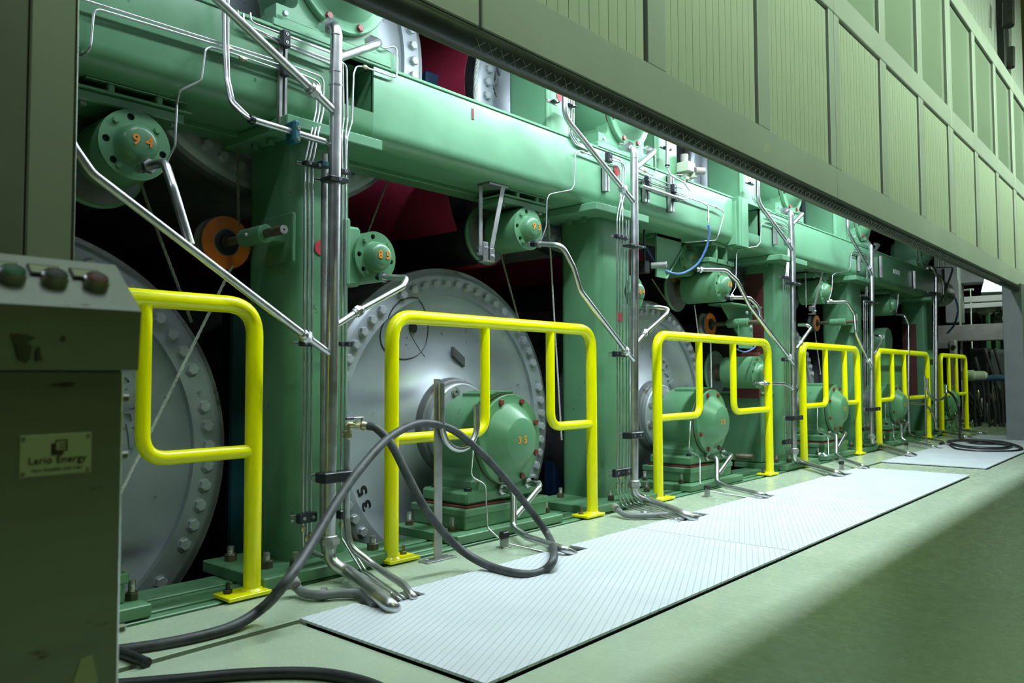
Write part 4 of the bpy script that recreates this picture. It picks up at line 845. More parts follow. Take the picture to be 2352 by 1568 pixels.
# column B, C, D, E tube bundles
def bundle(us,vt,vb,off,lab,col,ends,jog,blocks):
    for i,u in enumerate(us):
        pre=jog[i] if i<len(jog) else [(u,vt,2.66)]
        tb_('%s of the thin tubes left of the %s riser pipe'%(['first','second','third','fourth','fifth','sixth'][i],lab),[(a,b,c) for a,b,c in pre]+[(u,vt,2.66),(u+off,vb,2.66)]+[['w',p] for p in ends(i)],parts=[fit((u+off,vb-14-18*(i%2),2.66),(u+off,vb,2.66))])
    for (a,b,c,d,l2) in blocks: block(l2,a,b,c,d,2.655,nscrew=3)
bundle((1417,1423,1430,1438,1444,1450),505,1128,1,'second','B',lambda i:[FL(1430+9*i,1163-2*i,.02),FL(1560+9*i,1194-2*i,.03),FL(1575+10*i,1199-3*i,-.05)],
  [[(1394,355,Y2),(1426,368,Y2),(1430,385,Y2),(1430,440,Y2),(1420,480,2.67)],[(1394,364,Y2),(1430,374,Y2),(1435,386,Y2),(1435,440,Y2),(1426,480,2.67)],[(1394,374,Y2),(1418,380,Y2),(1424,392,Y2),(1424,440,Y2),(1430,480,2.67)]],
  [(1414,537,1440,552,'black clamp block on the thin tubes, high on the second column'),(1410,806,1438,820,'black clamp block on the thin tubes, halfway down the second column'),(1410,1078,1446,1090,'black clamp block on the thin tubes, near the foot of the second column')])
block('black clamp around the second riser pipe, upper',1440,560,1474,572,2.60,th=.07,railx=-.03)
block('black clamp around the second riser pipe, lower',1440,993,1468,1005,2.60,th=.07)
bundle((1799,1804,1809,1814),640,1025,5,'third','C',lambda i:[FL(1812+6*i,1054,.02),FL(1905+5*i,1089-i,.03),FL(1912+5*i,1092-i,-.05)],[],
  [(1798,632,1815,642,'black clamp block on the thin tubes, high on the third column'),(1798,821,1815,830,'black clamp block on the thin tubes, halfway down the third column'),(1800,1010,1818,1018,'black clamp block on the thin tubes, near the foot of the third column')])
block('black clamp around the third riser pipe, upper',1812,647,1832,656,2.60,th=.07)
block('black clamp around the third riser pipe, lower',1813,955,1836,963,2.60,th=.07)
bundle((1984,1988,1992),690,990,1,'fourth','D',lambda i:[FL(1993+5*i,1020,.02),FL(2075+4*i,1045-i,.03)],[],
  [(1982,676,1996,684,'black clamp block on the thin tubes, high on the fourth column'),(1982,982,1996,988,'black clamp block on the thin tubes, near the foot of the fourth column')])
block('black clamp around the fourth riser pipe, upper',1994,691,2012,698,2.60,th=.07)
block('black clamp around the fourth riser pipe, lower',1995,936,2015,942,2.60,th=.07)
block('black clamp around the farthest riser pipe, upper',2140,670,2156,676,2.60,th=.07)
tb_('pair of dim tubes left of the farthest riser pipe',[(2145,680,2.66),(2145,970,2.66)],r=.008)
# beam tubes near the second riser
tb_('thin tube bent down from the beam left of the second column',[(1243,553,2.78),(1255,520,2.76),(1256,460,2.76),(1262,446,2.75),(1312,436,2.735),(1319,425,2.735),(1322,352,2.73),(1332,346,2.73),(1395,372,2.73)],parts=[fit((1338,349,2.73),(1360,356,2.73))])
tb_('thin tube bent down from the beam left of the fourth column',[(1904,690,2.78),(1911,665,2.76),(1912,632,2.76),(1918,628,2.75),(1948,622,2.735),(1954,612,2.735),(1955,582,2.73),(1962,578,2.73),(1985,588,2.73)])
tb_('thin tube bent down from the beam left of the third column',[(1680,676,2.78),(1690,660,2.76),(1692,580,2.76),(1698,572,2.75),(1738,566,2.735),(1747,556,2.735),(1748,515,2.73),(1756,510,2.73),(1792,522,2.73)])
tb_('thin tube bent down from the beam to the far dim bearing',[(2058,718,2.78),(2062,700,2.76),(2063,675,2.76),(2068,671,2.75),(2094,668,2.735),(2099,662,2.735),(2100,640,2.73)])
tb_('uppermost thin tube on the beam right of the second riser pipe, looping up',[(1503,352,2.74),(1506,362,2.735),(1506,396,2.735),(1498,402,2.735),(1466,386,2.735)],parts=[fit((1482,393,2.735),(1490,397,2.735))])
tb_('middle thin tube along the beam right of the second riser pipe, ending in a fitting',[(1464,394,Y2),(1540,424,Y2),(1568,433,Y2),(1572,428,Y2),(1574,408,Y2),(1568,401,Y2),(1552,402,Y2)])
tb_('lower thin tube along the beam, bending down to the blue hose',[(1464,404,Y2),(1480,408,Y2),(1540,434,Y2),(1615,466,Y2),(1627,474,2.72),(1627,497,2.70),(1627,512,2.69)],parts=[fit((1627,500,2.70),(1627,512,2.69))])
tb_('long thin tube along the beam, bending down behind the blue hose',[(1466,414,Y2),(1540,440,Y2),(1640,474,Y2),(1660,484,Y2),(1663,492,2.72),(1650,540,2.72),(1645,552,2.74),(1620,553,2.80),(1572,556,2.9)],parts=[fit((1645,476,Y2),(1655,480,Y2))])
pth('sleeve_pipe','stainless sleeve pipe clamped to the beam right of the second riser pipe','pipe',[(1474,427,2.69),(1567,458,2.69)],.0125,0)
for (a,b,c,d,l) in ((1483,404,1491,420,'black clamp block on the tubes just right of the second riser pipe'),(1486,420,1494,440,'black clamp on the left end of the beam sleeve pipe'),(1543,422,1551,444,'black clamp block on the tubes above the beam sleeve pipe'),(1546,443,1555,464,'black clamp on the right end of the beam sleeve pipe'),(1393,348,1403,375,'black clamp block on the tubes left of the second riser pipe')):
    block(l,a,b,c,d,2.70,vert=True)
for (u,v0,v1,l) in ((1479,410,465,'short vertical clamp rail on the beam, right of the second riser pipe'),(1537,402,487,'long vertical clamp rail on the beam, right of the second riser pipe'),(1387,385,440,'vertical clamp rail on the beam, left of the second riser pipe'),(1779,520,562,'vertical clamp rail on the beam, left of the third riser pipe'),(1973,586,624,'vertical clamp rail on the beam, left of the fourth riser pipe'),(2023,588,638,'vertical clamp rail on the beam, right of the fourth riser pipe'),(2101,622,664,'vertical clamp rail near the far end of the beam')):
    p0=P(u-3,v0,2.735); p1=P(u+3,v1,2.735); solo(MB().box(p0.x,p0.x+.02,2.715,2.748,p1.z,p0.z,.001).box(p0.x+.03,p0.x+.05,2.715,2.748,p1.z,p0.z,.001).box(p0.x,p0.x+.05,2.74,2.748,p1.z,p0.z,.001),'clamp_rail','steel_dull',l,'rail',(p0.x,2.735,p1.z),'slotted clamp rails on the beam')
for i in range(3):
    tb_('%s thin tube clamped to the beam left of the third riser pipe'%['upper','middle','lower'][i],[(1762,492+9*i,Y2),(1800,508+8*i,Y2),(1812,518+6*i,Y2),(1812+i,560,Y2),(1804+i*3,640,2.66)])
    tb_('%s thin tube clamped to the beam left of the fourth riser pipe'%['upper','middle','lower'][i],[(1960,572+5*i,Y2),(1985,582+5*i,Y2),(1992,590+3*i,Y2),(1991+i,640,Y2),(1986+i*3,690,2.66)])
# pipes beside the upper posts
for lab,us,y in (('second upper housing',((1308,190,330),(1313,196,330),(1318,200,330)),2.74),('third upper housing',((1728,395,475),(1733,398,478)),2.74)):
    for i,(u,v0,v1) in enumerate(us): tb_('%s upright thin tube left of the %s'%(['first','second','third'][i],lab),[(u,v0-120,y),(u,v1-20,y),(u+14,v1+2,y),(u+40,v1+14,y)])
pth('conduit_pipe','pale conduit pipe on the post right of the second upper housing, feeding a white cable','pipe',[(1533,180,2.70),(1533,384,2.70)],.013,0,parts=[('socket',(1533,378,2.70),(1533,390,2.70),.0155,.012,'black_plastic')])
pth('white_cable','white cable curving from the conduit to the beam sleeve pipe','cable',[(1533,386,2.70),(1540,402,2.70),(1570,418,2.68),(1587,440,2.68),(1580,456,2.68),(1565,459,2.69)],.0062,.05,mt='paper')
for a,b,c,d,l in ((1268,228,1282,238,'black clamp and rail on the post left of the second upper housing'),(1304,236,1322,248,'black clamp block on the tubes left of the second upper housing'),(1526,335,1540,347,'black clamp on the pale conduit right of the second upper housing'),(1721,417,1730,426,'black clamp on the tube left of the third upper housing')):
    block(l,a,b,c,d,2.72,nscrew=1)
# valve block on the beam
v=P(1578,385,2.74); t=thing('valve_block','pale green block valve with round knobs standing on the beam','valve',(v.x,2.74,BT),None)
MB().box(v.x-.05,v.x+.05,2.70,2.80,v.z-.035,v.z+.035,.004).box(v.x+.03,v.x+.08,2.70,2.76,v.z-.07,v.z+.01,.004).box(v.x-.02,v.x+.02,2.73,2.78,BT,v.z,.003).build('body','cream_grey',t)
MB().cyl((v.x,2.76,v.z+.03),(0,0,1),.028,.07,20,c=.002).cyl((v.x+.05,2.70,v.z-.02),(.8,-.6,0),.026,.07,20,c=.002).build('knob','cap_grey',t)
# red stickers
for u,v_,y,l in ((737,569,2.798,'red sticker on the nearest column'),(1424,728,2.798,'red sticker on the second column, behind its tubes'),(1416,392,2.748,'red sticker on the beam left of the second riser pipe'),(1286,220,2.798,'red sticker on the post left of the second upper housing'),(1716,385,2.798,'red sticker on the post left of the third upper housing')):
    c=P(u,v_,y); solo(MB().lathe((c.x,y,c.z),(0,-1,0),[(.032,0),(.032,.0015)],20),'sticker','red_print',l,'sticker',tuple(c),'round red stickers')

# ------------------------------------------------------------ ropes
def rope(pts,lab,r=.006,mt='rope',g='braided ropes of the threading gear'):
    w=[Vector(p) for p in pts]; L=sum((w[i+1]-w[i]).length for i in range(len(w)-1)); n=int(L/.012)+2
    ctr=[]; seglen=[(w[i+1]-w[i]).length for i in range(len(w)-1)]
    for k in range(n):
        s_=L*k/(n-1); i=0
        while i<len(seglen)-1 and s_>seglen[i]: s_-=seglen[i]; i+=1
        ctr.append((w[i].lerp(w[i+1],min(1,s_/seglen[i])),(w[i+1]-w[i]).normalized()))
    mb=MB()
    for q in range(3):
        ps=[]
        for k,(c,t) in enumerate(ctr):
            x,y,_=frame(t); a=2*PI*q/3+k*.9; ps.append(c+(x*math.cos(a)+y*math.sin(a))*r*.5)
        mb.tube(ps,r*.62,seg=5)
    return solo(mb,'threading_rope',mt,lab,'rope',tuple(w[0]),g)
rope([P(534,610,3.1),P(275,1135,3.08)],'pale braided rope running down left from the orange pulley behind the nearest guard rail',.0065)
rope([P(545,305,3.1),P(549,560,3.1)],'braided rope coming down onto the nearest orange pulley',.0065,'rope_old')
rope([P(318,405,3.1),P(365,540,3.1),P(412,665,3.1),P(440,740,3.1)],'dark braided rope below the number 94 bearing',.0065,'rope_old')
rope([P(1146,568,3.1),P(1194,745,3.1)],'dark braided rope left of the number 93 bearing',.006,'rope_old')
rope([P(1260,505,3.08),P(1275,760,3.08),P(1290,1010,3.08)],'pale braided rope just left of the second column',.0055)
rope([P(898,395,3.15),P(845,535,3.15)],'braided rope right of the nearest column, above the number 85 bearing',.005,'rope_old')
rope([P(1497,640,3.1),P(1530,690,3.1)],'short braided rope behind the second riser pipe',.005,'rope_old')
rope([P(1595,700,3.1),P(1605,775,3.1)],'braided rope left of the second orange pulley',.005)
rope([P(1632,768,3.05),P(1634,890,3.05)],'braided rope hanging from the chrome pulley',.0055)
rope([P(1869,740,3.1),P(1885,860,3.1)],'braided rope below the fourth column pulley',.005)
c=(4.17,2.49); rope([(c[0]+.90*math.cos(a),3.165,c[1]+.90*math.sin(a)) for a in [2.2+.06*i for i in range(30)]],'pale braided rope around the rim of the second upper cylinder',.012)

# ------------------------------------------------------------ hoses
def hose(name,lab,pts,r,mt,seg=16,g=None,parts=()):
    w=spline(pipe_pts(pts),8); t=thing(name,lab,'hose',tuple(w[0]),g)
    MB().tube(w,r,seg=seg).build('hose_body',mt,t,smooth=60); return t
H=FLz
th=hose('black_hose','long black rubber hose hung over the steel hook and looping on the floor',[(846,978,2.56),(866,984,2.52),(900,1022,2.47),(940,1100,2.42),(985,1180,2.37),['w',FL(1050,1255,.10)],['w',FL(1120,1298,.035)],['w',FL(1195,1318,.026)],['w',FL(1245,1312,.02)],['w',FL(1272,1280,.06)],(1262,1235,2.36),(1225,1180,2.42),(1165,1105,2.48),(1105,1040,2.51),(1050,993,2.53),(1000,974,2.53),(950,975,2.52),(890,1008,2.48),(830,1073,2.42),(775,1150,2.36),(715,1250,2.27),(650,1345,2.17),['w',FL(600,1398,.05)],['w',FL(530,1440,.02)],['w',FL(420,1470,.014)],['w',FL(285,1492,.014)],['w',FL(180,1500,.018)]],.0172,'rubber_grey')
hose('black_hose','black hose lying on the floor at the bottom edge',[['w',FL(230,1576,.014)],['w',FL(420,1560,.014)],['w',FL(560,1548,.014)],['w',FL(700,1545,.014)],['w',FL(800,1557,.014)],['w',FL(890,1590,.014)],['w',FL(950,1660,.016)]],.0155,'rubber')
t=hose('hose_end','cut end of a black hose poking out beside the grey control cabinet',[['w',FL(230,1482,.014)],['w',FL(290,1502,.014)],['w',FL(338,1522,.014)]],.0145,'rubber')
e=FL(338,1522,.014); d=(FL(338,1522,.014)-FL(300,1506,.014)).normalized(); MB().lathe(tuple(e),d,[(.0095,-.001),(.0095,.0008)],14).build('bore','black',t)
hose('grey_conduit','grey flexible conduit with a ribbed cap, lying at the foot of the nearest column',[['w',FL(680,1348,.03)],['w',FL(700,1362,.022)],['w',FL(735,1366,.022)],['w',FL(790,1362,.022)],['w',FL(835,1366,.022)],['w',FL(862,1392,.016)]],.0165,'insul_grey')
p=FL(676,1340,.05); q=FL(688,1358,.03); t=bpy.data.objects['grey_conduit']
MB().lathe(tuple(p+(p-q)*.6),(q-p),[(.0215,0),(.023,.004),(.0225,.035),(.018,.04)],18).build('ribbed_cap','cap_grey',t)
c=FL(745,1362,.022); MB().lathe(tuple(c-Vector((.008,-.01,0))),(FL(790,1362,.022)-c),[(.020,0),(.020,.02)],16).box(c.x-.006,c.x+.012,c.y-.01,c.y+.01,0,.03,.001).build('hose_clamp','steel_dull',t)
hose('grey_conduit','grey flexible conduit with a ribbed cap, lying at the foot of the second column',[['w',FL(1420,1172,.035)],['w',FL(1440,1183,.022)],['w',FL(1480,1184,.022)],['w',FL(1532,1182,.022)]],.0165,'insul_grey')
p=FL(1416,1168,.045); q=FL(1424,1176,.035); t=bpy.data.objects['grey_conduit.001']
MB().lathe(tuple(p+(p-q)*.6),(q-p),[(.0215,0),(.023,.004),(.0225,.035),(.018,.04)],18).build('ribbed_cap','cap_grey',t)
c=FL(1476,1182,.022); MB().lathe(tuple(c),(1,-.2,0),[(.0205,0),(.0205,.02)],16).box(c.x,c.x+.014,c.y-.01,c.y+.01,0,.03,.001).build('hose_clamp','steel',t)
hose('blue_hose','blue hose hanging in a curve below the beam joint',[(1627,516,2.69),(1629,540,2.70),(1620,575,2.74),(1600,608,2.80),(1565,628,2.88),(1530,622,2.95),(1505,600,3.0),(1485,570,3.05)],.0085,'blue_hose')
hose('blue_hose','short blue hose above the number 80 bearing',[(1688,800,2.78),(1710,808,2.78),(1730,800,2.78),(1745,782,2.79)],.006,'blue_hose')
# tap (ball valve) with brass elbow
v=P(798,985,2.60); t=thing('ball_valve','brass ball valve with a lever, feeding the black hose','valve',tuple(v))
p2=P(846,978,2.56)
MB().tube([tuple(P(797,1000,2.6)),tuple(P(798,974,2.6)),tuple(P(822,976,2.585))],.0135,fil=.01,seg=14).hexa(tuple(P(797,996,2.6)),(0,0,1),.018,.014).build('elbow','brass_zinc',t)
d=(p2-P(815,975,2.59)).normalized(); MB().hexa(tuple(P(815,975,2.59)),d,.019,.02).lathe(tuple(P(826,976,2.58)),d,[(.012,0),(.019,.008),(.019,.022),(.012,.03)],18).hexa(tuple(P(838,977,2.57)),d,.017,.014).lathe(tuple(p2-d*.01),d,[(.015,0),(.015,.016)],14).build('valve_body','brass_zinc',t)
c=P(832,976,2.575); MB().cyl((c.x,c.y,c.z+.014),(0,0,1),.006,.02,10).box(c.x-.045,c.x+.008,c.y-.006,c.y+.006,c.z+.028,c.z+.034,.002).build('lever','steel_dull',t); MB().box(c.x-.085,c.x-.04,c.y-.007,c.y+.007,c.z+.024,c.z+.036,.005).build('lever_grip','black_plastic',t)
# hook stands
def hook(u0,vb,vt,uu,y,lab,near=True):
    b=P(u0,vb,y); tp=P(u0+4,vt,y); x=b.x; t=thing('hose_hook',lab,'hook',(x,y,0),'steel hose hooks')
    MB().prism([(x-.023,0),(x+.023,0),(x+.023,tp.z-.016),(x+.008,tp.z),(x-.023,tp.z)],'y',y-.003,y+.003).build('flat_bar','steel_dull',t)
    MB().box(x-.09,x+.09,y-.03,y+.03,0.0,.006,.001).build('foot_plate','steel_dull',t)
    for dx in (-.065,.065): MB().hexa((x+dx,y,.006),(0,0,1),.008,.007).build('bolt','bolt_zinc',t)
    pts=[P(a,b_,y-.02) for a,b_ in uu]
    MB().tube(spline(pts,6),.0145,seg=18).build('hook_rod','steel',t,smooth=60)
hook(1006,1286,870,((1014,880),(1014,930),(1016,985),(1030,1020),(1055,1032),(1080,1020),(1094,990),(1095,955),(1095,928)),2.55,'J shaped steel hose hook standing in front of the second guard rail')
hook(2128,1003,862,((2130,868),(2131,895),(2136,910),(2150,918),(2165,915),(2173,905),(2174,885)),2.50,'far J shaped steel hose hook in front of the fifth guard rail')
# far coil
c=P(2174,880,2.48); 
cx=[(2176,897,2.5),(2192,912,2.45),(2202,940,2.4),(2206,980,2.3),['w',FL(2206,1006,.03)],['w',FL(2240,1017,.03)],['w',FL(2290,1018,.03)],['w',FL(2322,1022,.03)],['w',FL(2300,1029,.03)],['w',FL(2230,1027,.03)],['w',FL(2190,1020,.03)],['w',FL(2180,1013,.03)],['w',FL(2230,1011,.055)],['w',FL(2300,1015,.055)],['w',FL(2345,1028,.03)],['w',FL(2330,1036,.015)],['w',FL(2260,1037,.015)],['w',FL(2200,1032,.015)],['w',FL(2180,1022,.015)],['w',FL(2160,1018,.015)]]
hose('black_hose','black rubber hose coiled on the fourth floor plate',cx,.0155,'rubber')
pp=FL(2040,1001,0)
for u,v_,s_,lab in ((1890,1062,.05,'crumpled white paper on the base of the number 31 housing'),(2145,1004,.045,'scrap of white paper at the foot of the far hose hook'),(2180,1025,.05,'scrap of white paper under the hose coil'),(2225,975,.13,'crumpled white paper by the farthest guard rail'),(2238,958,.12,'white rag on the floor in the dark far corner')):
    c=FL(u,v_,.0 if s_>.04 else 0); mb=MB(); g=5; vs=[];fs=[]
    for i in range(g):
        for j in range(g): vs.append((c.x+(i/4-.5)*s_*1.6,c.y+(j/4-.5)*s_*1.2,.004+random.random()*s_*.8+(.05 if 'base' in lab else 0)))
    for i in range(g-1):
        for j in range(g-1): fs.append((i*g+j,(i+1)*g+j,(i+1)*g+j+1,i*g+j+1))
    mb.add(vs,fs); solo(mb,'paper_scrap','paper',lab,'paper',tuple(c),None,smooth=0)

# ------------------------------------------------------------ hood doors
HY=1.65; HZ0=1.885; Z1=2.075; Z2=3.05; Z3=3.22; Z4=4.28; Z5=4.45
xs_=[.60,P(1105,30,HY).x,P(1925,450,HY).x,P(2193,570,HY).x,P(2339,640,HY).x,14.3]
labs=['hood door section over the left edge of the picture','first hood door section seen whole, left of the double joint line','second hood door section with corrugated boards and blank upper panes','third hood door section','farthest hood door section near the grey pillar']
hs=.105
for n in range(5):
    a,b=xs_[n],xs_[n+1]; g=.006
    t=thing('hood_door',labs[n],'door',((a+b)/2,HY,HZ0),'olive hood door sections hanging above the aisle')
    MB().box(a+g,b-g,HY,HY+.05,HZ0,Z1,.004).build('bottom_rail','hood',t)
    MB().box(a+g,b-g,HY-.004,HY+.05,Z2,Z3,.004).build('middle_rail','hood',t)
    MB().box(a+g,b-g,HY-.004,HY+.05,Z4,Z5,.004).build('top_rail','hood',t)
    npan=3; W=(b-a); sw=.085
    e=[a+g]+[a+W*i/npan-(.0) for i in (1,2)]+[b-g]
    for i,x in enumerate(e):
        x0,x1=(x,x+sw) if i==0 else ((x-sw,x) if i==3 else (x-.068,x+.068))
        MB().box(x0,x1,HY+.001,HY+.05,Z1,Z2,.003).build('stile','hood',t); MB().box(x0,x1,HY+.001,HY+.05,Z3,Z4,.003).build('stile','hood',t)
    for i in range(npan):
        p0=e[i]+(sw if i==0 else .068); p1=e[i+1]-(sw if i==2 else .068)
        nb=7; w_=(p1-p0-.018)/nb; src=None
        for k in range(nb):
            x0=p0+.001+k*w_; 
            # corrugated board: flat with a small central rib and a recessed joint
            prof=[(x0+.0015,HY+.015),(x0+w_*.485,HY+.015),(x0+w_*.495,HY+.0125),(x0+w_*.505,HY+.0125),(x0+w_*.515,HY+.015),(x0+w_-.0015,HY+.015),(x0+w_-.0015,HY+.027),(x0+.0015,HY+.027)]
            if src is None:
                src=MB().prism(prof,'z',Z1+.001,Z2-.016).build('board','hood_board',t,smooth=0)
            else: o=inst(src,t,src.location+Vector((k*w_,0,0)))
        MB().box(p0,p1,HY+.03,HY+.036,Z1,Z2,0).build('backing','hood_dark',t,smooth=0)
        MB().box(p0+.001,p1-.022,HY+.022,HY+.03,Z3,Z4-.02,.002).build('pane','hood_glass',t,smooth=0)
        MB().box(p0,p1,HY+.034,HY+.04,Z3,Z4,0).build('gap_shade_sheet','hood_dark',t,smooth=0)  # near-black sheet that puts the recess shadow line beside the pane
# fascia wall above / behind the doors
t=thing('hood_fascia','tall corrugated hood wall rising behind the door sections','wall panel',(9,HY+.35,Z5))
src=None
x=5.0
for k in range(46):
    o=None
    if src is None: src=MB().prism([(5.0,HY+.30),(5.06,HY+.30),(5.07,HY+.29),(5.09,HY+.29),(5.10,HY+.30),(5.195,HY+.30),(5.195,HY+.32),(5.0,HY+.32)],'z',4.3,7.5).build('board','hood',t,smooth=0)
    else: inst(src,t,src.location+Vector((k*.2,0,0)))
t=thing('door_hoist','dark turnbuckle and chain of the door hoist, at the top right','hoist',tuple(P(2320,180,HY+.1)))
a=P(2322,-20,HY+.12); b=P(2320,185,HY+.12)
MB().tube([a,b],.02,seg=8).build('hoist_cable','steel_dull',t)
m1=P(2321,110,HY+.1); m2=P(2321,155,HY+.1); MB().tube([m1,m2],.05,seg=8).build('turnbuckle','black',t); MB().tube([P(2316,60,HY+.1),P(2316,5,HY+.1)],.07,seg=8).build('hoist_clamp','black',t)
MB().box(P(2308,100,HY+.2).x,P(2318,100,HY+.2).x,HY+.2,HY+.3,Z5,7.5,.01).build('guide_channel','black',t)
# rubber bumper along the bottom of the hood with taped diamond tread
t=thing('hood_bumper','long black rubber tube with diamond tread under the bottom edge of the hood','bumper',(5,1.67,1.84))
MB().cyl((.60,1.675,1.845),(1,0,0),.042,13.5,28).build('rubber_tube','bumper',t,smooth=60)
tr=MB(); 
for i in range(150):
    x=P(1080,60,1.66).x+i*.055
    for s_ in (1,-1):
        pts=[]
        for k in range(4):
            a=-2.9+.26*k if s_>0 else -2.12-.26*k
            pts.append((x+.013*k,1.675+.0425*math.cos(a),1.845+.0425*math.sin(a)))
        tr.tube(pts,.0012,seg=4)
tag(tr.build('tread_marks','grey_frame',t),kind='stuff')
MB().box(.6,14.0,1.715,1.74,1.85,1.92,.003).build('inner_channel','grey_paint',t)

# pillars
t=thing('hood_pillar','olive steel pillar at the left edge behind the control cabinet','pillar',(P(120,500,1.6).x,1.65,0))
xr=P(176,300,1.60).x; xm_=P(62,300,1.60).x
MB().box(xm_+.002,xr-.004,1.60,1.72,0,4.4,.003).build('front_panel','hood',t)
MB().box(xm_-.35,xm_-.003,1.595,1.72,0,4.4,.003).build('side_panel','grey_frame',t)
MB().box(xr-.004,xr,1.598,1.66,0,4.4,.001).build('edge_strip','stainless',t)
t=thing('hood_pillar','blue grey steel pillar at the right edge, carrying the hood','pillar',(11.2,1.72,0))
MB().box(11.14,11.42,1.62,1.825,.0,HZ0+.02,.004).build('shaft','grey_paint',t)
MB().box(11.13,11.43,1.61,1.835,0,.012,.002).build('foot_plate','grey_paint',t)

# ------------------------------------------------------------ control cabinet
cy=.95; k=lambda u,v,y=cy: P(u,v,y)
xr=k(325,715).x; zf=k(325,715).z; zb=k(312,850).z; xlow=k(283,850,.97).x
xl=-.22
yb=1.10
top=P(236,604,1.0)
# depth of sloped panel: find y where its back right corner sits at x = xr
yt=None
for i in range(200):
    y=cy+i*.002; p=P(243,606,y)
    if p.x>=xr-.012: yt=y; break
yt=yt or 1.06; zt=P(243,606,yt).z
t=thing('control_cabinet','grey stainless control cabinet with three push buttons on its sloping top, in the left foreground','cabinet',(xr-.3,1.05,0))
MB().prism([(cy,zf),(cy+.006,zb),(yt+.12,zb),(yt+.12,zt-.004),(yt,zt)],'x',xl,xr).build('console_box','stainless',t,smooth=0)
yl=.968
xlow=P(282,1100,yl).x
MB().box(xl+.02,xlow,yl,yt+.10,.0,zb,.003).build('lower_body','stainless',t)
MB().box(xlow,xlow+.004,yl+.012,yl+.20,.12,zb-.03,.001).build('side_door','stainless',t)
for z in (P(290,1050,yl).z,P(290,1450,yl).z,zb-.035): MB().box(xlow,xlow+.012,yl+.01,yl+.02,z-.004,z+.006,.002).build('hinge','stainless',t)
# sloping panel frame
sd=Vector((0,yt-cy,zt-zf)); sl=sd.length; su=sd.normalized(); sn=Vector((1,0,0)).cross(su).normalized()
if sn.z<0: sn=-sn
def onslope(u,v):
    d=ray(u,v); o=Vector((0,cy,zf)); tt=(o-C0).dot(sn)/d.dot(sn); return C0+d*tt
for i,(uc,vc,mt,cl) in enumerate(((26,634,'btn_green','green push button'),(124,642,'btn_black','black push button'),(219,650,'btn_red','dull red push button'))):
    c=onslope(uc,vc+4)
    bz=MB().lathe(tuple(c),tuple(sn),[(.0145,0),(.0145,.009),(.0125,.011),(.0118,.010)],28,cap=False).build('button_bezel','steel',t)
    MB().lathe(tuple(c),tuple(sn),[(.0118,0),(.0118,.0105),(.010,.0115),(.005,.0105)],28).build('button_cap',mt,bz,cl)
    c2=c+su*.019-Vector((.006,0,0))
    def obox(ctr,hx,hu,h):
        mb=MB(); vs=[]
        for n_ in (0,h):
            for a,b in ((-1,-1),(1,-1),(1,1),(-1,1)): vs.append(ctr+Vector((a*hx,0,0))+su*(b*hu)+sn*n_)
        return mb.add(vs,[(0,1,2,3),(4,5,6,7),(0,1,5,4),(1,2,6,5),(2,3,7,6),(3,0,4,7)])
    f=obox(c2,.0165,.010,.003).build('label_holder','black_plastic',t); obox(c2,.0148,.0075,.0036).build('label_card','plate_cream',f)
# name plate with writing
pa=P(45,1000,yl-.001); pb=P(210,1000,yl-.001); zt_=P(127,996,yl).z; zb_=P(127,1090,yl).z
n=MB().box(pa.x,pb.x,yl-.002,yl,zb_,zt_,.0008).build('name_plate','plate_cream',t,'pale name plate with brown writing')
W_=pb.x-pa.x; cx_=(pa.x+pb.x)/2
text_mb('Lario Energy',W_*.150,(cx_+W_*.02,yl-.0024,zb_+(zt_-zb_)*.37),(1,0,0),(0,0,1),depth=.0004,bold=W_*.0012,spacing=1.06).build('lettering','print_brown',n)
text_mb('VILLA GUARDIA (CO) ITALY',W_*.052,(cx_+W_*.02,yl-.0024,zb_+(zt_-zb_)*.14),(1,0,0),(0,0,1),depth=.0004,bold=W_*.0003,spacing=1.12).build('lettering','print_brown',n)
s=MB(); y0_,y1_=yl-.0026,yl-.0021; u_=W_
def sb(x0,x1,z0,z1): s.box(pa.x+x0*u_,pa.x+x1*u_,y0_,y1_,zb_+z0*u_,zb_+z1*u_,0)
lx=.48; lz=.36
sb(lx,lx+.17,lz+.155,lz+.17); sb(lx,lx+.17,lz,lz+.014); sb(lx,lx+.014,lz,lz+.17); sb(lx+.156,lx+.17,lz,lz+.17); sb(lx+.05,lx+.17,lz+.10,lz+.112); sb(lx+.05,lx+.17,lz+.05,lz+.062)
for i in range(3): sb(lx-.02-.017*i,lx-.008-.017*i,lz-.02-.017*i,lz+.12); sb(lx-.02-.017*i,lx+.115,lz-.02-.017*i,lz-.008-.017*i)
s.build('emblem','print_brown',n,smooth=0)
for a in (.05,.95):
    for b in (.08,.92): MB().lathe((pa.x+a*W_,yl-.002,zb_+b*(zt_-zb_)),(0,-1,0),[(.0024,0),(.0018,.0012)],12).build('plate_screw','steel_dull',n)
# old sticker residue on the console front and a torn label low down
def flat(pts,y,mt,nm,lab):
    q=[P(u,v,y) for u,v in pts]; MB().prism([(p.x,p.z) for p in q],'y',y-.0006,y+.002).build(nm,mt,t,lab,smooth=0)
flat(((24,766),(60,768),(82,775),(62,788),(74,795),(70,822),(60,834),(44,826),(36,800)),cy+.001,'stain','glue_residue','dark glue residue of an old sticker')
flat(((140,780),(148,770),(152,780),(144,786)),cy+.001,'stain','glue_residue','dark glue residue of an old sticker')
flat(((84,805),(92,796),(94,815),(98,828),(84,830)),cy+.001,'stain','glue_residue','dark glue residue of an old sticker')
flat(((160,1590),(185,1515),(212,1505),(232,1600)),yl-.001,'plate_cream','torn_label','torn pale label')

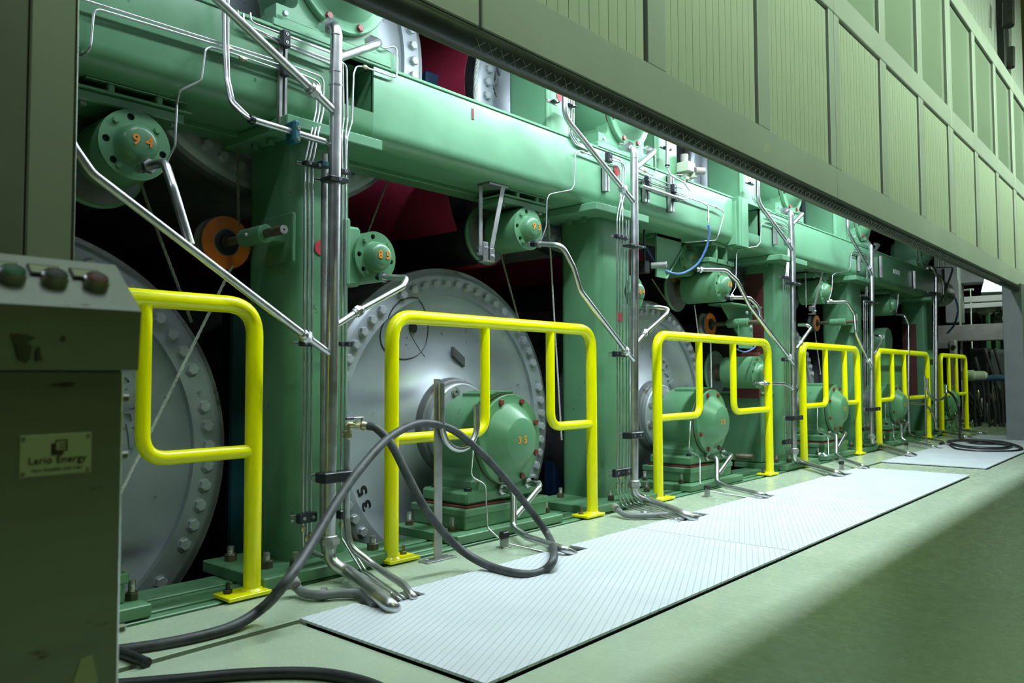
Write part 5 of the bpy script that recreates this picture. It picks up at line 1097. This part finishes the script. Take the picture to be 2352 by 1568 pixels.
# ------------------------------------------------------------ far end of the hall
def bgp(par,name,u0,v0,u1,v1,x,th,mt,lab=None,ground=False):
    a=PX(u0,v0,x); b=PX(u1,v1,x); z0=min(a.z,b.z)
    if z0<.06 or ground: z0=0
    return MB().box(x,x+th,min(a.y,b.y),max(a.y,b.y),z0,max(a.z,b.z),.01).build(name,mt,par,lab)
tag(MB().box(24,24.2,-14,9,-.5,7.5,0).build('wall_right','dark_void',smooth=0),kind='structure')
ff=thing('steel_portal','grey steel framework closing the far end of the machine, left of the right pillar','frame',(15,PX(2190,990,15).y,0))
bgp(ff,'hanging_panel',2168,610,2204,740,15.0,.4,'grey_paint'); bgp(ff,'lintel',2150,618,2316,643,15.2,.4,'grey_paint'); bgp(ff,'post',2202,643,2211,1000,15.0,.15,'grey_frame',None,True)
bgp(ff,'cross_beam',2152,748,2313,780,14.8,.25,'grey_frame'); bgp(ff,'bolted_post',2180,780,2199,985,14.6,.2,'grey_frame',None,True); bgp(ff,'lower_rail',2152,784,2185,800,14.7,.15,'grey_frame')
bgp(ff,'post',2306,643,2314,1000,15.1,.15,'grey_paint',None,True); MB().hexa(tuple(PX(2190,797,14.6)),(-1,0,0),.04,.03).build('bolt','black',ff)
fw=thing('far_walkway','pale tubular walkway with a bright slanted panel, seen through the far opening','walkway',(16.5,PX(2260,900,16.5).y,0))
bgp(fw,'hand_rail',2206,682,2316,689,16.0,.06,'white_board'); bgp(fw,'hand_rail',2206,698,2316,703,16.0,.06,'white_board'); bgp(fw,'hand_rail',2206,664,2236,667,16.3,.05,'white_board'); bgp(fw,'slotted_post',2229,662,2237,990,16.2,.05,'white_board',None,True)
x=14.4; q=[PX(u,v_,x) for u,v_ in ((2262,636),(2314,636),(2314,669),(2253,671))]
MB().prism([(p.y,p.z) for p in q],'x',x,x+.05).build('slanted_panel','white_panel',fw,'bright white slanted panel')
bgp(fw,'tank',2252,672,2312,694,17.0,.4,'grey_paint')
fm=thing('far_machine','dark machinery with green casings behind the far walkway','machine',(17.5,PX(2270,900,17.5).y,0))
bgp(fm,'casing',2262,705,2280,990,17.8,.3,'green',None,True); bgp(fm,'casing',2284,709,2298,990,17.9,.3,'green',None,True); bgp(fm,'casing',2206,745,2316,990,18.4,.3,'dark_void',None,True); bgp(fm,'casing',2222,712,2258,990,18.2,.3,'dark_void',None,True)
for u,v_,r,mt in ((2256,712,.10,'cream_grey'),(2297,734,.14,'steel_dull'),(2288,706,.09,'grey_paint'),(2219,712,.07,'steel_dull')):
    c=PX(u,v_,17.6); MB().lathe(tuple(c),(-.6,-.8,0),[(r*.6,-.1),(r,0),(r,.2),(r*.5,.22),(r*.4,.3)],18).build('pump_head',mt,fm)
fb=thing('far_hydraulics','dark hydraulic unit with a pale actuator and hanging cables, beside the right pillar','machine',(14,PX(2260,950,14).y,0))
bgp(fb,'base',2225,905,2313,975,15.3,.5,'dark_void',None,True); bgp(fb,'sloping_cover',2275,803,2314,905,15.9,.2,'grey_paint'); bgp(fb,'cabinet',2226,800,2270,900,15.8,.3,'dark_void',None,True)
for u,v_,r,l,x,mt,nm_ in ((2237,862,.085,.35,13.8,'cream_grey','actuator'),(2270,868,.055,.5,13.9,'blue_paint','valve_body'),(2302,866,.04,.35,14.0,'steel_dull','fitting')):
    c=PX(u,v_,x); d=(.3,-.95,0)
    MB().lathe(tuple(c-Vector(d)*l/2),d,[(r*.6,0),(r,.03),(r,l*.5),(r*.8,l*.52),(r*.8,l*.9),(r*.5,l)],20).build(nm_,mt,fb); MB().box(c.x-.02,c.x+.02,c.y-.015,c.y+.015,0,c.z-r*.6,.005).build('support','black',fb)
for i,(u,v0,u2,v1) in enumerate(((2262,800,2298,980),(2240,820,2262,970),(2285,800,2310,960),(2225,900,2250,985),(2270,900,2285,985))):
    MB().tube(spline([PX(u,v0,14.3),PX((u+u2)/2+8,(v0+v1)/2,14.2),PX(u2,v1,14.1)],8),.025,seg=8).build('hanging_cable','rubber',fb)
for i in range(12):
    u=random.uniform(2228,2308); v0=random.uniform(880,950); p=PX(u,v0,14.4); MB().lathe(tuple(p),(0,0,-1),[(.02,0),(.03,.03),(.03,.09),(.018,.12)],10).tube([p-Vector((0,0,.1)),p-Vector((0,.05,.4)),Vector((p.x,p.y+.1,.02))],.012,seg=6).build('hose_fitting',random.choice(['steel_dull','brass_zinc','black','rubber']),fb)
# corrugated inner wall at the far end
t=thing('end_cladding','blue grey corrugated cladding above the far lintel','wall panel',tuple(PX(2140,560,15.6)))
src=None
for i in range(8):
    a=PX(2145+i*12,617,15.6); b=PX(2155+i*12,560,15.6)
    MB().box(15.6,15.64,min(a.y,b.y),max(a.y,b.y),a.z,b.z+1.5,.008).build('board','grey_paint',t)
# rounded end tank at the end of the beam
c=P(2170,668,2.80); t=thing('end_drum','rounded green drum at the end of the beam','drum',(c.x,2.8,c.z-.14))
MB().lathe((c.x-.3,2.95,c.z),(1,0,0),[(.10,0),(.17,.03),(.19,.08),(.19,.75),(.16,.85),(.1,.88)],28).build('body','green',t)
hose('blue_hose','dark blue hose hanging below the end drum',[(2186,672,2.84),(2196,690,2.8),(2200,715,2.8),(2192,745,2.8),(2176,765,2.85)],.014,'blue_hose')
